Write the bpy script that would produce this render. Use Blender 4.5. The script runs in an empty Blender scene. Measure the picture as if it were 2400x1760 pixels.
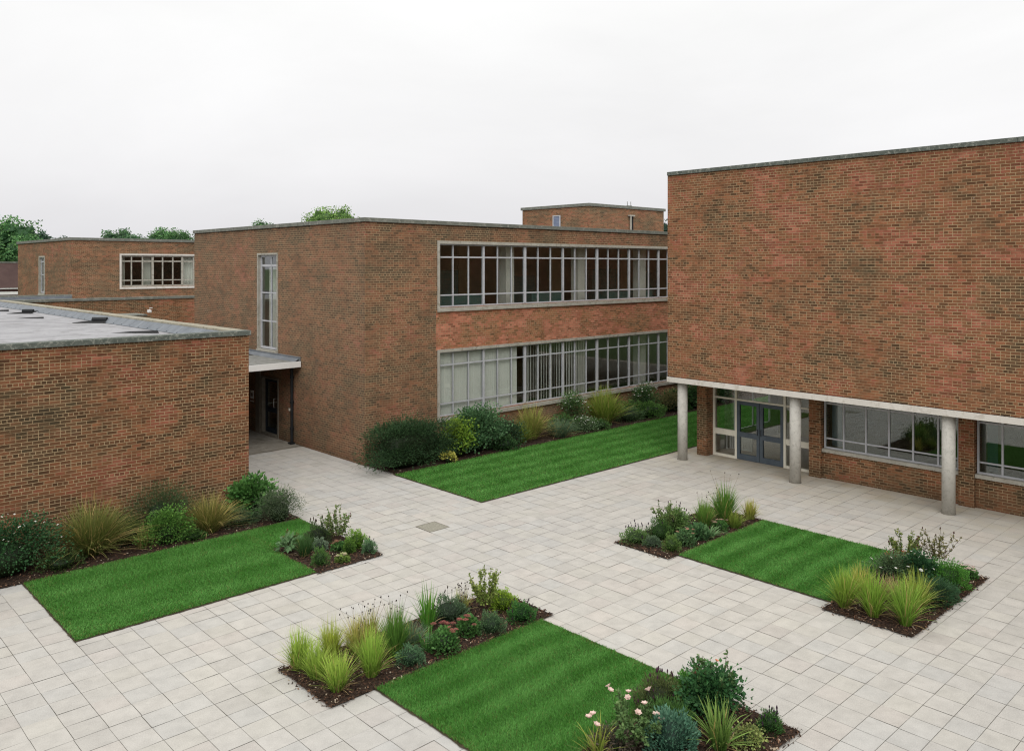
import bpy, math
import numpy as np
PI = math.pi
C = bpy.context.scene.collection
scene = bpy.context.scene

# ------------------------------------------------------------------ helpers
def root_loc(o):
    p = np.zeros(3)
    while o is not None:
        p = p + np.array(o.location); o = o.parent
    return p

def tag(o, label=None, cat=None, group=None, kind=None):
    if label: o['label'] = label
    if cat: o['category'] = cat
    if group: o['group'] = group
    if kind: o['kind'] = kind
    return o

def thing(name, label, cat, loc=(0, 0, 0), group=None):
    o = bpy.data.objects.new(name, None); C.objects.link(o)
    o.empty_display_size = .2
    o.location = loc
    return tag(o, label, cat, group)

def mesh_obj(name, verts, faces, mat, parent=None, col=None, smooth=False, local=False, uv=None):
    """faces: array Mx3 / Mx4 or list of such arrays. verts are in world coordinates unless local."""
    verts = np.asarray(verts, dtype=np.float64).reshape(-1, 3)
    if not (isinstance(faces, list) and isinstance(faces[0], np.ndarray)): faces = [np.asarray(faces)]
    faces = [np.asarray(f, dtype=np.int32) for f in faces if len(f)]
    if parent is not None and not local: verts = verts - root_loc(parent)
    me = bpy.data.meshes.new(name)
    me.vertices.add(len(verts))
    me.vertices.foreach_set('co', verts.astype(np.float32).ravel())
    nl = sum(f.size for f in faces); nf = sum(len(f) for f in faces)
    me.loops.add(nl); me.polygons.add(nf)
    me.loops.foreach_set('vertex_index', np.concatenate([f.ravel() for f in faces]))
    tot = np.concatenate([np.full(len(f), f.shape[1], np.int32) for f in faces])
    st = np.concatenate([[0], np.cumsum(tot)[:-1]]).astype(np.int32)
    me.polygons.foreach_set('loop_start', st)
    me.polygons.foreach_set('use_smooth', np.full(nf, bool(smooth)))
    me.update(calc_edges=True)
    if col is not None:
        a = me.color_attributes.new('col', 'FLOAT_COLOR', 'POINT')
        c4 = np.ones((len(verts), 4), np.float32); c4[:, :3] = col
        a.data.foreach_set('color', c4.ravel())
    if uv is not None:
        l = me.uv_layers.new(name='UVMap')
        vi = np.concatenate([f.ravel() for f in faces])
        l.data.foreach_set('uv', np.asarray(uv, np.float32).ravel())
    me.materials.append(mat)
    o = bpy.data.objects.new(name, me); C.objects.link(o)
    if parent is not None: o.parent = parent
    return o

class MB:
    """collects boxes, tubes and quads, builds ONE mesh with metre-scaled box UVs"""
    def __init__(s): s.v = []; s.f4 = []; s.n = 0
    def add(s, v, f):
        s.v.append(np.asarray(v, float).reshape(-1, 3)); s.f4.append(np.asarray(f, int) + s.n); s.n += len(s.v[-1]); return s
    def box(s, x0, x1, y0, y1, z0, z1):
        x0, x1 = sorted((x0, x1)); y0, y1 = sorted((y0, y1)); z0, z1 = sorted((z0, z1))
        v = [(x, y, z) for z in (z0, z1) for y in (y0, y1) for x in (x0, x1)]
        f = [(0, 2, 3, 1), (4, 5, 7, 6), (0, 1, 5, 4), (2, 6, 7, 3), (0, 4, 6, 2), (1, 3, 7, 5)]
        return s.add(v, f)
    def quad(s, a, b, c, d): return s.add([a, b, c, d], [(0, 1, 2, 3)])
    def tube(s, pts, r, n=8, cap=True):
        pts = [np.array(p, float) for p in pts]
        rs = r if hasattr(r, '__len__') else [r] * len(pts)
        rings = []
        for i, p in enumerate(pts):
            d = pts[min(i + 1, len(pts) - 1)] - pts[max(i - 1, 0)]; d /= np.linalg.norm(d) + 1e-9
            a = np.cross(d, (0, 0, 1) if abs(d[2]) < .9 else (1, 0, 0)); a /= np.linalg.norm(a); b = np.cross(d, a)
            rings.append([p + rs[i] * (math.cos(2 * PI * k / n) * a + math.sin(2 * PI * k / n) * b) for k in range(n)])
        v = np.array(rings).reshape(-1, 3); f = []
        for i in range(len(pts) - 1):
            for k in range(n):
                f.append((i * n + k, i * n + (k + 1) % n, (i + 1) * n + (k + 1) % n, (i + 1) * n + k))
        if cap:
            v = np.vstack([v, pts[0], pts[-1]]); m = len(pts) * n
            for k in range(0, n, 2):
                f.append((m, (k + 2) % n, k + 1, k)); b0 = (len(pts) - 1) * n
                f.append((m + 1, b0 + k, b0 + k + 1, b0 + (k + 2) % n))
        return s.add(v, f)
    def build(s, name, mat, parent=None, smooth=False, bevel=0, local=False):
        v = np.vstack(s.v); f = np.vstack(s.f4)
        p = v[f]; nrm = np.cross(p[:, 1] - p[:, 0], p[:, 2] - p[:, 0]); an = np.abs(nrm)
        uv = np.empty((len(f), 4, 2))
        zt = (an[:, 2] >= an[:, 0]) & (an[:, 2] >= an[:, 1]); xt = ~zt & (an[:, 0] > an[:, 1]); yt = ~zt & ~xt
        uv[zt] = p[zt][:, :, [0, 1]]; uv[xt] = p[xt][:, :, [1, 2]]; uv[yt] = p[yt][:, :, [0, 2]]
        o = mesh_obj(name, v, f, mat, parent, smooth=smooth, uv=uv.reshape(-1, 2), local=local)
        if bevel:
            m = o.modifiers.new('bevel', 'BEVEL'); m.width = bevel; m.segments = 2; m.limit_method = 'ANGLE'
        return o

def bxa(mb, ax, a0, a1, d0, d1, z0, z1):
    """box by wall axis: 'x' runs along X with depth along Y, 'y' runs along Y with depth along X"""
    return mb.box(a0, a1, d0, d1, z0, z1) if ax == 'x' else mb.box(d0, d1, a0, a1, z0, z1)

def wall_panel(mb, ax, a0, a1, z0, z1, d, holes=(), depth=.22):
    aa = sorted({a0, a1, *[h[0] for h in holes], *[h[1] for h in holes]})
    zz = sorted({z0, z1, *[h[2] for h in holes], *[h[3] for h in holes]})
    P = (lambda a, dd, z: (a, dd, z)) if ax == 'x' else (lambda a, dd, z: (dd, a, z))
    for i in range(len(aa) - 1):
        for j in range(len(zz) - 1):
            ca, cz = (aa[i] + aa[i + 1]) / 2, (zz[j] + zz[j + 1]) / 2
            if any(h[0] < ca < h[1] and h[2] < cz < h[3] for h in holes): continue
            q = [P(aa[i], d, zz[j]), P(aa[i + 1], d, zz[j]), P(aa[i + 1], d, zz[j + 1]), P(aa[i], d, zz[j + 1])]
            mb.quad(*(q if ax == 'x' else q[::-1]))
    for h0, h1, k0, k1 in holes:
        e = d + depth
        mb.quad(P(h0, d, k0), P(h0, d, k1), P(h0, e, k1), P(h0, e, k0))
        mb.quad(P(h1, d, k0), P(h1, e, k0), P(h1, e, k1), P(h1, d, k1))
        mb.quad(P(h0, d, k1), P(h1, d, k1), P(h1, e, k1), P(h0, e, k1))
        mb.quad(P(h0, d, k0), P(h0, e, k0), P(h1, e, k0), P(h1, d, k0))

# ------------------------------------------------------------------ materials
def new_mat(name):
    m = bpy.data.materials.new(name); m.use_nodes = True
    nt = m.node_tree; nt.nodes.clear()
    out = nt.nodes.new('ShaderNodeOutputMaterial')
    return m, nt, out
class NT:
    def __init__(s, nt): s.nt = nt
    def n(s, t, **k):
        x = s.nt.nodes.new('ShaderNode' + t)
        for a, b in k.items():
            if a.startswith('i_'):
                nm = a[2:].replace('_', ' ')
                x.inputs[int(nm) if nm.isdigit() else nm].default_value = b
            else: setattr(x, a, b)
        return x
    def l(s, a, b): s.nt.links.new(a, b)
    def noise(s, vec, scale, detail=4, rough=.6, dist=0):
        x = s.n('TexNoise'); x.inputs['Scale'].default_value = scale; x.inputs['Detail'].default_value = detail
        x.inputs['Roughness'].default_value = rough; x.inputs['Distortion'].default_value = dist
        s.l(vec, x.inputs['Vector']); return x.outputs['Fac']
    def ramp(s, fac, stops, interp='LINEAR'):
        r = s.n('ValToRGB'); e = r.color_ramp.elements; r.color_ramp.interpolation = interp
        while len(e) < len(stops): e.new(.5)
        for q, (p, c) in zip(e, stops):
            q.position = p; q.color = (c, c, c, 1) if not hasattr(c, '__len__') else (*c, 1)
        s.l(fac, r.inputs['Fac']); return r.outputs['Color']
    def mix(s, fac, a, b, mode='MIX'):
        m = s.n('Mix', data_type='RGBA', blend_type=mode)
        for v, k in ((fac, 0), (a, 6), (b, 7)):
            if isinstance(v, (int, float)): m.inputs[k].default_value = v
            elif isinstance(v, tuple): m.inputs[k].default_value = (*v, 1)
            else: s.l(v, m.inputs[k])
        return m.outputs[2]
    def math(s, op, a, b=0.0, clamp=False):
        m = s.n('Math', operation=op, use_clamp=clamp)
        for v, k in ((a, 0), (b, 1)):
            if isinstance(v, (int, float)): m.inputs[k].default_value = v
            else: s.l(v, m.inputs[k])
        return m.outputs[0]
    def mapping(s, vec, scale=(1, 1, 1), loc=(0, 0, 0)):
        m = s.n('Mapping'); m.inputs['Scale'].default_value = scale; m.inputs['Location'].default_value = loc
        s.l(vec, m.inputs['Vector']); return m.outputs['Vector']
    def bump(s, h, strength=.3, dist=.01):
        b = s.n('Bump'); b.inputs['Strength'].default_value = strength; b.inputs['Distance'].default_value = dist
        s.l(h, b.inputs['Height']); return b.outputs['Normal']
    def principled(s, out, col=None, rough=.8, normal=None, spec=.3, metal=0.):
        p = s.n('BsdfPrincipled')
        p.inputs['Specular IOR Level'].default_value = spec; p.inputs['Metallic'].default_value = metal
        if isinstance(rough, (int, float)): p.inputs['Roughness'].default_value = rough
        else: s.l(rough, p.inputs['Roughness'])
        if isinstance(col, tuple): p.inputs['Base Color'].default_value = (*col, 1)
        elif col is not None: s.l(col, p.inputs['Base Color'])
        if normal is not None: s.l(normal, p.inputs['Normal'])
        s.l(p.outputs[0], out.inputs[0]); return p

def brick_mat(name, shift=(0, 0, 0), red=.5, light=1.0, grey=0., mort=1.0, seed=0, top=0):
    m, nt, out = new_mat(name); N = NT(nt)
    uv = N.n('UVMap', uv_map='UVMap').outputs[0]
    geo = N.n('NewGeometry').outputs['Position']
    wob = N.n('TexNoise'); wob.inputs['Scale'].default_value = 3.; wob.inputs['Detail'].default_value = 3.; N.l(uv, wob.inputs['Vector'])
    vm = N.n('VectorMath', operation='MULTIPLY_ADD'); N.l(wob.outputs['Color'], vm.inputs[0]); vm.inputs[1].default_value = (.014, .012, 0); N.l(uv, vm.inputs[2])
    vec = N.mapping(vm.outputs[0], loc=(seed * 1.37 + .05, .02, 0))
    def brick(sq, mortar):
        b = N.n('TexBrick', offset=.5, offset_frequency=2, squash=sq, squash_frequency=5)
        for k, v in (('Color1', (0, 0, 0, 1)), ('Color2', (1, 1, 1, 1)), ('Mortar', (.5, .5, .5, 1)), ('Scale', 1.), ('Mortar Size', mortar),
                     ('Mortar Smooth', .35), ('Bias', 0.), ('Brick Width', .232), ('Row Height', .081)):
            b.inputs[k].default_value = v
        N.l(vec, b.inputs['Vector']); return b
    br = brick(.5, .0085)
    rnd = br.outputs['Color']; fac = br.outputs['Fac']
    big = N.noise(N.mapping(geo, (1, 1, 1.5), (seed, 0, 0)), .55, 4, .6, .4)
    mid = N.noise(N.mapping(geo, (1, 1, 2.6), (0, seed * 3, 0)), 1.6, 4, .62, .3)
    fine = N.noise(geo, 22, 4, .7)
    L = light
    s3 = lambda r, g, b: (r * L, g * L, b * L)
    h1 = N.math('ADD', N.math('MULTIPLY', big, 1.7), N.math('MULTIPLY', mid, .95)); h1 = N.math('ADD', h1, N.math('MULTIPLY', rnd, .24))
    h1 = N.math('ADD', h1, -.95 + (red - .5) * .45, True)
    base = N.ramp(h1, [(.10, s3(.110, .078, .044)), (.30, s3(.150, .085, .045)), (.48, s3(.205, .096, .050)), (.64, s3(.270, .118, .058)), (.80, s3(.275, .096, .058)), (.95, s3(.36, .135, .085))])
    val = N.ramp(rnd, [(0., .62), (.14, .75), (.28, .90), (.6, 1.0), (.86, 1.10), (1., 1.28)])
    base = N.mix(1.0, base, val, 'MULTIPLY')
    base = N.mix(1.0, base, N.ramp(N.noise(N.mapping(geo, (1.2, 1.2, 7.), (2, seed, 5)), 1.4, 5, .7), [(.3, .80), (.5, 1.), (.72, 1.12)]), 'MULTIPLY')
    base = N.mix(N.math('MULTIPLY', fine, .5), base, N.mix(1.0, base, (.62, .60, .58), 'MULTIPLY'))
    # olive algae and pale lime bloom in drifting patches
    olive = N.ramp(N.noise(N.mapping(geo, (1, 1, 1.8), (7 + seed, 2, 1)), .9, 5, .65), [(.52, 0.), (.68, 1.)])
    base = N.mix(N.math('MULTIPLY', olive, .22), base, (.125 * L, .108 * L, .062 * L))
    pale = N.ramp(N.noise(N.mapping(geo, (1, 1, 2.4), (3, 9 + seed, 1)), 1.3, 6, .7), [(.58, 0.), (.74, 1.)])
    base = N.mix(N.math('MULTIPLY', pale, .14 + grey * .6), base, (.25, .205, .165))
    if grey: base = N.mix(grey, base, (.16, .125, .095))
    spall = N.ramp(N.noise(N.mapping(geo, (1, 1, 2.2), (1, 1, seed)), 6.5, 3, .6), [(.715, 0.), (.735, 1.)])
    base = N.mix(N.math('MULTIPLY', spall, .7), base, (.40, .34, .28))
    mcol = N.mix(N.noise(geo, 1.2, 4, .7), (.30 * mort, .21 * mort, .12 * mort), (.56 * mort, .42 * mort, .25 * mort))
    mvis = N.math('MULTIPLY', fac, N.ramp(N.noise(N.mapping(geo, (1, 1, 1), (1, 4, seed)), 1.1, 5, .65), [(.34, .35), (.52, 1.)]))
    col = N.mix(mvis, base, mcol)
    # soot under the coping and damp at the foot
    h = N.n('SeparateXYZ'); N.l(geo, h.inputs[0])
    if top:
        up = N.ramp(N.math('MULTIPLY', N.math('SUBTRACT', h.outputs['Z'], top - 1.1), 1 / 1.1), [(0., 0.), (.75, .45), (1., 1.)])
        streak = N.ramp(N.noise(N.mapping(geo, (3.2, 3.2, .25)), 1.6, 5, .7), [(.38, 0.), (.68, 1.)])
        col = N.mix(N.math('MULTIPLY', N.math('MULTIPLY', up, streak), .75), col, N.mix(1.0, col, (.48, .46, .44), 'MULTIPLY'))
    foot = N.math('MULTIPLY', N.ramp(h.outputs['Z'], [(0., 1.), (.55, 0.)]), N.noise(geo, 2.2, 4, .7))
    col = N.mix(N.math('MULTIPLY', foot, .9), col, (.062, .048, .030))
    ht = N.math('ADD', N.math('MULTIPLY', fac, -1.), N.math('MULTIPLY', fine, .5))
    N.principled(out, col, .92, N.bump(ht, .5, .012), .15)
    return m

def noisy(name, a, b, scale=3., rough=.85, bump=.15, c=None, spec=.25, metal=0., fine=40.):
    m, nt, out = new_mat(name); N = NT(nt)
    geo = N.n('NewGeometry').outputs['Position']
    f = N.noise(geo, scale, 6, .7, .3); g = N.noise(geo, fine, 3, .6)
    col = N.mix(N.ramp(f, [(.32, 0.), (.68, 1.)]), a, b)
    if c: col = N.mix(N.ramp(N.noise(N.mapping(geo, (1, 1, 1), (5, 3, 2)), scale * 2.3, 6, .75), [(.52, 0.), (.62, 1.)]), col, c)
    col = N.mix(N.math('MULTIPLY', g, .35), col, N.mix(1.0, col, (.55, .55, .55), 'MULTIPLY'))
    N.principled(out, col, rough, N.bump(g, bump, .006), spec, metal)
    return m

def attr_mat(name, transl=.25, rough=.6, noise=0., spec=.25, gain=1.):
    m, nt, out = new_mat(name); N = NT(nt)
    at = N.n('Attribute', attribute_name='col').outputs['Color']
    if noise:
        geo = N.n('NewGeometry').outputs['Position']
        at = N.mix(N.math('MULTIPLY', N.noise(geo, noise, 3), .5), at, N.mix(1.0, at, (.6, .6, .6), 'MULTIPLY'))
    if gain != 1: at = N.mix(1.0, at, (gain * 1.04, gain, gain * .86), 'MULTIPLY')
    p = N.n('BsdfPrincipled'); p.inputs['Roughness'].default_value = rough; p.inputs['Specular IOR Level'].default_value = spec
    N.l(at, p.inputs['Base Color'])
    if transl:
        tr = N.n('BsdfTranslucent'); N.l(at, tr.inputs['Color'])
        mx = N.n('MixShader'); mx.inputs[0].default_value = transl
        N.l(p.outputs[0], mx.inputs[1]); N.l(tr.outputs[0], mx.inputs[2]); N.l(mx.outputs[0], out.inputs[0])
    else: N.l(p.outputs[0], out.inputs[0])
    return m

def glass_mat(name, tint=(.93, .945, .935), refl=1.7):
    m, nt, out = new_mat(name); N = NT(nt)
    gn = N.n('NewGeometry'); dt = N.n('VectorMath', operation='DOT_PRODUCT'); N.l(gn.outputs['Incoming'], dt.inputs[0]); N.l(gn.outputs['True Normal'], dt.inputs[1])
    sch = N.math('ADD', N.math('MULTIPLY', N.math('POWER', N.math('SUBTRACT', 1., N.math('ABSOLUTE', dt.outputs['Value'])), 5.), .96), .042)
    t = N.n('BsdfTransparent'); t.inputs[0].default_value = (*tint, 1)
    g = N.n('BsdfGlossy'); g.inputs['Roughness'].default_value = 0.0; g.inputs[0].default_value = (.95, .97, .97, 1)
    mx = N.n('MixShader'); N.l(N.math('MULTIPLY', sch, refl, True), mx.inputs[0])
    N.l(t.outputs[0], mx.inputs[1]); N.l(g.outputs[0], mx.inputs[2]); N.l(mx.outputs[0], out.inputs[0])
    return m

M = {}
M['brick_a'] = brick_mat('brown_brick', red=.60, light=.84, seed=1, mort=.88, top=4.9)
M['brick_b'] = brick_mat('mixed_brown_brick', red=.45, light=1.0, grey=.20, seed=2, mort=.85, top=8.3)
M['brick_b2'] = brick_mat('greyed_brown_brick', red=.45, light=1.04, grey=.34, seed=2, mort=.85, top=8.3)
M['brick_bred'] = brick_mat('red_spandrel_brick', red=1.1, light=1.38, seed=3, mort=.85)
M['brick_c'] = brick_mat('orange_red_brick', red=.70, light=.96, seed=4, mort=.90, top=9.98)
M['brick_pier'] = brick_mat('dark_red_brick', red=.52, light=.95, seed=5, mort=.8)
M['brick_d'] = brick_mat('far_brown_brick', red=.52, light=1.0, grey=.15, seed=6, mort=.8)
M['coping'] = noisy('weathered_concrete_coping', (.13, .138, .118), (.205, .21, .18), 2.5, .9, .3, (.27, .27, .235))
M['coping_lichen'] = noisy('lichen_concrete_coping', (.075, .088, .076), (.145, .158, .138), 4., .9, .4, (.27, .275, .24))
M['coping_tan'] = noisy('pale_worn_coping_top', (.27, .245, .185), (.40, .37, .29), 2.2, .9, .3, (.20, .19, .14))
M['stone'] = noisy('pale_stone_surround', (.34, .32, .27), (.46, .44, .385), 2.5, .85, .15, (.28, .26, .21))
M['beam'] = noisy('pale_concrete_beam', (.62, .585, .53), (.70, .665, .61), 1.5, .8, .12, (.54, .50, .44))
M['column'] = noisy('exposed_aggregate_concrete', (.47, .455, .415), (.57, .55, .50), 4., .9, .5, (.40, .385, .345), fine=70.)
M['frame'] = noisy('grey_painted_steel_frame', (.43, .44, .465), (.53, .535, .56), 3., .55, .05)
M['cream'] = noisy('cream_painted_timber', (.70, .665, .56), (.78, .745, .64), 3., .6, .05)
M['white'] = noisy('white_painted_board', (.80, .80, .78), (.86, .86, .84), 3., .6, .04)
M['door_blue'] = noisy('slate_blue_door_paint', (.070, .088, .108), (.098, .120, .142), 3., .55, .05)
M['door_dark'] = noisy('dark_blue_black_paint', (.012, .020, .030), (.022, .034, .048), 3., .5, .05)
M['jamb'] = noisy('weathered_grey_timber', (.17, .15, .12), (.24, .22, .18), 4., .7, .1)
M['steel'] = noisy('brushed_steel', (.45, .45, .45), (.6, .6, .6), 6., .35, .03, metal=.8)
M['black'] = noisy('black_cast_iron', (.010, .012, .014), (.022, .024, .026), 4., .55, .1)
M['felt'] = noisy('grey_roofing_felt', (.27, .265, .275), (.40, .395, .405), .7, .9, .4, (.24, .235, .235), fine=18.)
M['lead'] = noisy('blue_grey_lead_flashing', (.125, .14, .158), (.205, .222, .242), 2., .55, .2)
M['slab'] = noisy('grey_canopy_slab', (.20, .20, .185), (.31, .31, .29), 1.6, .9, .2, (.16, .16, .14))
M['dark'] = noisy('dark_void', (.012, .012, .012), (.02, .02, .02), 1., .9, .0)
M['ceiling'] = noisy('interior_ceiling', (.55, .50, .41), (.62, .57, .48), 1., .9, .0)
M['intwall'] = noisy('interior_brown_wall', (.42, .335, .22), (.52, .42, .29), .7, .9, .0)
M['intyellow'] = noisy('interior_ochre_wall', (.26, .23, .11), (.32, .28, .15), .7, .9, .0)
M['intfloor'] = noisy('interior_floor', (.22, .17, .12), (.30, .24, .17), .7, .6, .0)
M['teal'] = noisy('teal_panel', (.05, .12, .11), (.07, .16, .14), 1., .6, .0)
M['intcol'] = noisy('interior_white_column', (.62, .61, .55), (.70, .69, .63), 1., .8, .0)
M['blind'] = noisy('pale_fabric_blind', (.80, .81, .74), (.86, .86, .80), 2., .9, .05)
M['curtain_blue'] = noisy('pale_blue_curtain', (.25, .36, .42), (.33, .45, .5), 2., .9, .05)
M['soil'] = noisy('dark_bark_mulch', (.020, .013, .009), (.050, .030, .020), 9., .95, .8, (.075, .045, .03), fine=60.)
M['earth'] = noisy('bare_earth_edge', (.040, .034, .018), (.075, .06, .032), 7., .95, .5)
M['turf'] = noisy('turf_thatch', (.035, .105, .016), (.055, .15, .026), 3., .95, .4)
M['ground'] = noisy('rough_grass', (.045, .085, .022), (.07, .11, .035), .05, .95, .2)
M['joint'] = noisy('dark_sand_joint', (.15, .138, .112), (.27, .25, .21), 1.5, .95, .3)
M['drain'] = noisy('aggregate_drain_cover', (.25, .24, .19), (.36, .34, .28), 20., .9, .5, (.17, .165, .13))
M['apron'] = noisy('stained_concrete_floor', (.22, .20, .165), (.33, .31, .265), 1.2, .9, .2, (.17, .15, .12))
M['tile'] = noisy('dark_brown_roof_tile', (.060, .035, .032), (.09, .055, .048), 1., .9, .2)
M['louvre'] = noisy('pale_blue_painted_door', (.17, .205, .30), (.22, .255, .35), 3., .6, .05)
M['glass'] = glass_mat('window_glass')
M['glass_dark'] = glass_mat('green_tinted_glass', (.80, .86, .84), 2.4)
M['leaf'] = attr_mat('leaf_blades', .28, .55, gain=1.75)
M['grass'] = attr_mat('grass_blades', .28, .6, gain=1.45)
M['lawn'] = attr_mat('mown_lawn_blades', .2, .6, spec=.15)
M['chips'] = attr_mat('bark_chips', 0, .9)
M['petal'] = attr_mat('flower_petals', .3, .7)
M['stem'] = attr_mat('plant_stems', 0, .8)

def paver_mat():
    m, nt, out = new_mat('concrete_paving_slabs'); N = NT(nt)
    at = N.n('Attribute', attribute_name='col').outputs['Color']
    geo = N.n('NewGeometry').outputs['Position']
    speck = N.noise(geo, 55, 3, .7); mid = N.noise(geo, 3.2, 5, .65); big = N.noise(geo, .16, 4, .6)
    c = N.mix(1.0, at, N.ramp(speck, [(.25, .84), (.75, 1.09)]), 'MULTIPLY')
    c = N.mix(1.0, c, N.ramp(mid, [(.28, .87), (.6, 1.03)]), 'MULTIPLY')
    c = N.mix(1.0, c, N.ramp(big, [(.3, (.94, .935, .935)), (.65, (1.04, 1.02, .985))]), 'MULTIPLY')
    # brown damp bloom where rain rarely washes, in front of the glazed wall
    sx = N.n('SeparateXYZ'); N.l(geo, sx.inputs[0])
    near = N.ramp(N.math('MULTIPLY', N.math('ADD', sx.outputs['X'], -21.6), .26), [(0., 0.), (1., 1.)])
    st = N.math('MULTIPLY', near, N.ramp(N.noise(geo, .8, 6, .7), [(.3, .15), (.62, .95)]))
    c = N.mix(st, c, N.mix(1.0, c, (.70, .63, .50), 'MULTIPLY'))
    dots = N.ramp(N.noise(N.mapping(geo, (1, 1, 1), (3, 1, 0)), 9, 6, .8), [(.66, 0.), (.74, 1.)])
    c = N.mix(N.math('MULTIPLY', dots, .22), c, (.22, .20, .16))
    N.principled(out, c, .9, N.bump(speck, .25, .004), .2)
    return m
M['paver'] = paver_mat()

# ------------------------------------------------------------------ ground, paving, lawns, beds
R0 = np.random.default_rng(11)
mesh_obj('ground', [(-900, -900, -.05), (1500, -900, -.05), (1500, 1500, -.05), (-900, 1500, -.05)], [(0, 1, 2, 3)], M['ground'])['kind'] = 'structure'
mesh_obj('paving_bed', [(-8, -8, -.012), (46, -8, -.012), (46, 52, -.012), (-8, 52, -.012)], [(0, 1, 2, 3)], M['joint'])['kind'] = 'structure'

BEDS = {  # x0,x1,y0,y1 rectangles of bark
 'front': [(6.68, 11.6, 11.13, 12.78)], 'rose': [(7.3, 11.32, 5.86, 7.72)],
 'right_near': [(15.68, 19.85, 5.93, 7.66)], 'right_far': [(15.76, 20.0, 11.4, 13.0)],
 'corner': [(9.40, 11.12, 16.18, 18.30)], 'left': [(2.6, 11.1, 20.02, 21.6)], 'long': [(15.72, 45.8, 22.12, 23.84)]}
LAWNS = {'front': [(7.52, 11.28, 7.72, 11.13)], 'right': [(16.15, 20.0, 7.66, 11.4)],
 'left': [(4.52, 9.40, 16.28, 20.02), (9.40, 11.05, 18.30, 20.02)], 'long': [(15.66, 45.8, 17.86, 22.12)]}
solid = [r for d in (BEDS, LAWNS) for rs in d.values() for r in rs] + [(15.63, 46, 23.84, 40), (-6, 10.4, 21.6, 52), (25.9, 46, -8, 17.1)]

px, py = .4695, .445
nx = np.arange(-14, 92); ny = np.arange(-22, 112)
V = []; COL = []
xs_j = {i: 3.56 + px * i + R0.normal(0, .004) for i in range(-15, 94)}
for j in ny:
    y0, y1 = 4.92 + py * j, 4.92 + py * (j + 1)
    gy0, gy1 = R0.uniform(.0028, .0052, 2)
    off = R0.normal(0, .004)
    for i in nx:
        x0, x1 = xs_j[i] + off, xs_j[i + 1] + off
        cx, cy = (x0 + x1) / 2, (y0 + y1) / 2
        if cy > 52 or (cy > 28.3 and not 10.4 < cx < 15.7): continue
        if 28.1 < cy and cx > 10.4: continue
        if any(a + .2 < cx < b - .2 and c + .2 < cy < d - .2 for a, b, c, d in solid): continue
        g = R0.uniform(.0024, .0050, 4); z = R0.normal(0, .0016, 4)
        V += [(x0 + g[0], y0 + gy0, z[0]), (x1 - g[1], y0 + g[2], z[1]), (x1 - g[1], y1 - gy1, z[2]), (x0 + g[0], y1 - g[3], z[3])]
        b = .468 + R0.normal(0, .009) - (.03 if R0.random() < .05 else 0); k = R0.random()
        t = (1.02, .968, .90) if k < .13 else (1.01, .978, .90) if k < .33 else (.992, .975, .925) if k < .5 else (1.007, .975, .91)
        COL += [np.array(t) * b] * 4
V = np.array(V)
mesh_obj('paving', V, np.arange(len(V)).reshape(-1, 4), M['paver'], col=np.array(COL))['kind'] = 'structure'

def sheet(name, rects, z, mat, kind='structure', wob=.0, step=.12):
    """flat sheet made of rectangles whose rim is ragged by wob"""
    v = []; f = []
    for x0, x1, y0, y1 in rects:
        n = max(2, int((x1 - x0) / step)); m = max(2, int((y1 - y0) / step))
        gx = np.linspace(x0, x1, n + 1); gy = np.linspace(y0, y1, m + 1)
        P = np.array([[(x, y, z) for x in gx] for y in gy])
        for e in (P[0, :, 1], P[-1, :, 1]): e += R0.normal(0, wob, n + 1)
        for e in (P[:, 0, 0], P[:, -1, 0]): e += R0.normal(0, wob, m + 1)
        b = len(v); v += list(P.reshape(-1, 3))
        for j in range(m):
            for i in range(n): f.append((b + j * (n + 1) + i, b + j * (n + 1) + i + 1, b + (j + 1) * (n + 1) + i + 1, b + (j + 1) * (n + 1) + i))
    o = mesh_obj(name, np.array(v), np.array(f), mat); o['kind'] = kind
    return o

def chips(rects, per_m2, spill=.03):
    ps = []; x0, x1, y0, y1 = rects[0]; m = int((x1 - x0) * 6)
    ps.append(np.c_[R0.uniform(x0 - .1, x1, m), y0 - np.abs(R0.normal(0, .05, m))])
    ps.append(np.c_[np.full(m, x0) - np.abs(R0.normal(0, .06, m)), R0.uniform(y0, y1, m)])
    for x0, x1, y0, y1 in rects:
        n = int((x1 - x0) * (y1 - y0) * per_m2)
        ps.append(np.c_[R0.uniform(x0 - spill, x1 + spill, n), R0.uniform(y0 - spill, y1 + spill, n)])
    P = np.vstack(ps); n = len(P)
    a = R0.uniform(0, 2 * PI, n); L = R0.uniform(.008, .026, n) * np.where(R0.random(n) < .08, 1.9, 1.); W = R0.uniform(.004, .011, n)
    u = np.c_[np.cos(a), np.sin(a), R0.normal(0, .35, n)] * L[:, None]; w = np.c_[-np.sin(a), np.cos(a), R0.normal(0, .5, n)] * W[:, None]
    c = np.c_[P, .028 + R0.uniform(0, .016, n)]; c[:len(ps[0]) + len(ps[1]), 2] = .009
    v = np.stack([c - u - w, c + u - w, c + u + w, c - u + w], 1).reshape(-1, 3)
    pal = np.array([(.03, .018, .012), (.055, .03, .018), (.10, .05, .03), (.20, .115, .07), (.42, .34, .25)])
    k = R0.choice(5, n, p=[.38, .31, .19, .085, .035])
    col = np.repeat(pal[k] * R0.uniform(.75, 1.25, (n, 1)), 4, 0)
    return v, np.arange(n * 4).reshape(-1, 4), col

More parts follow.
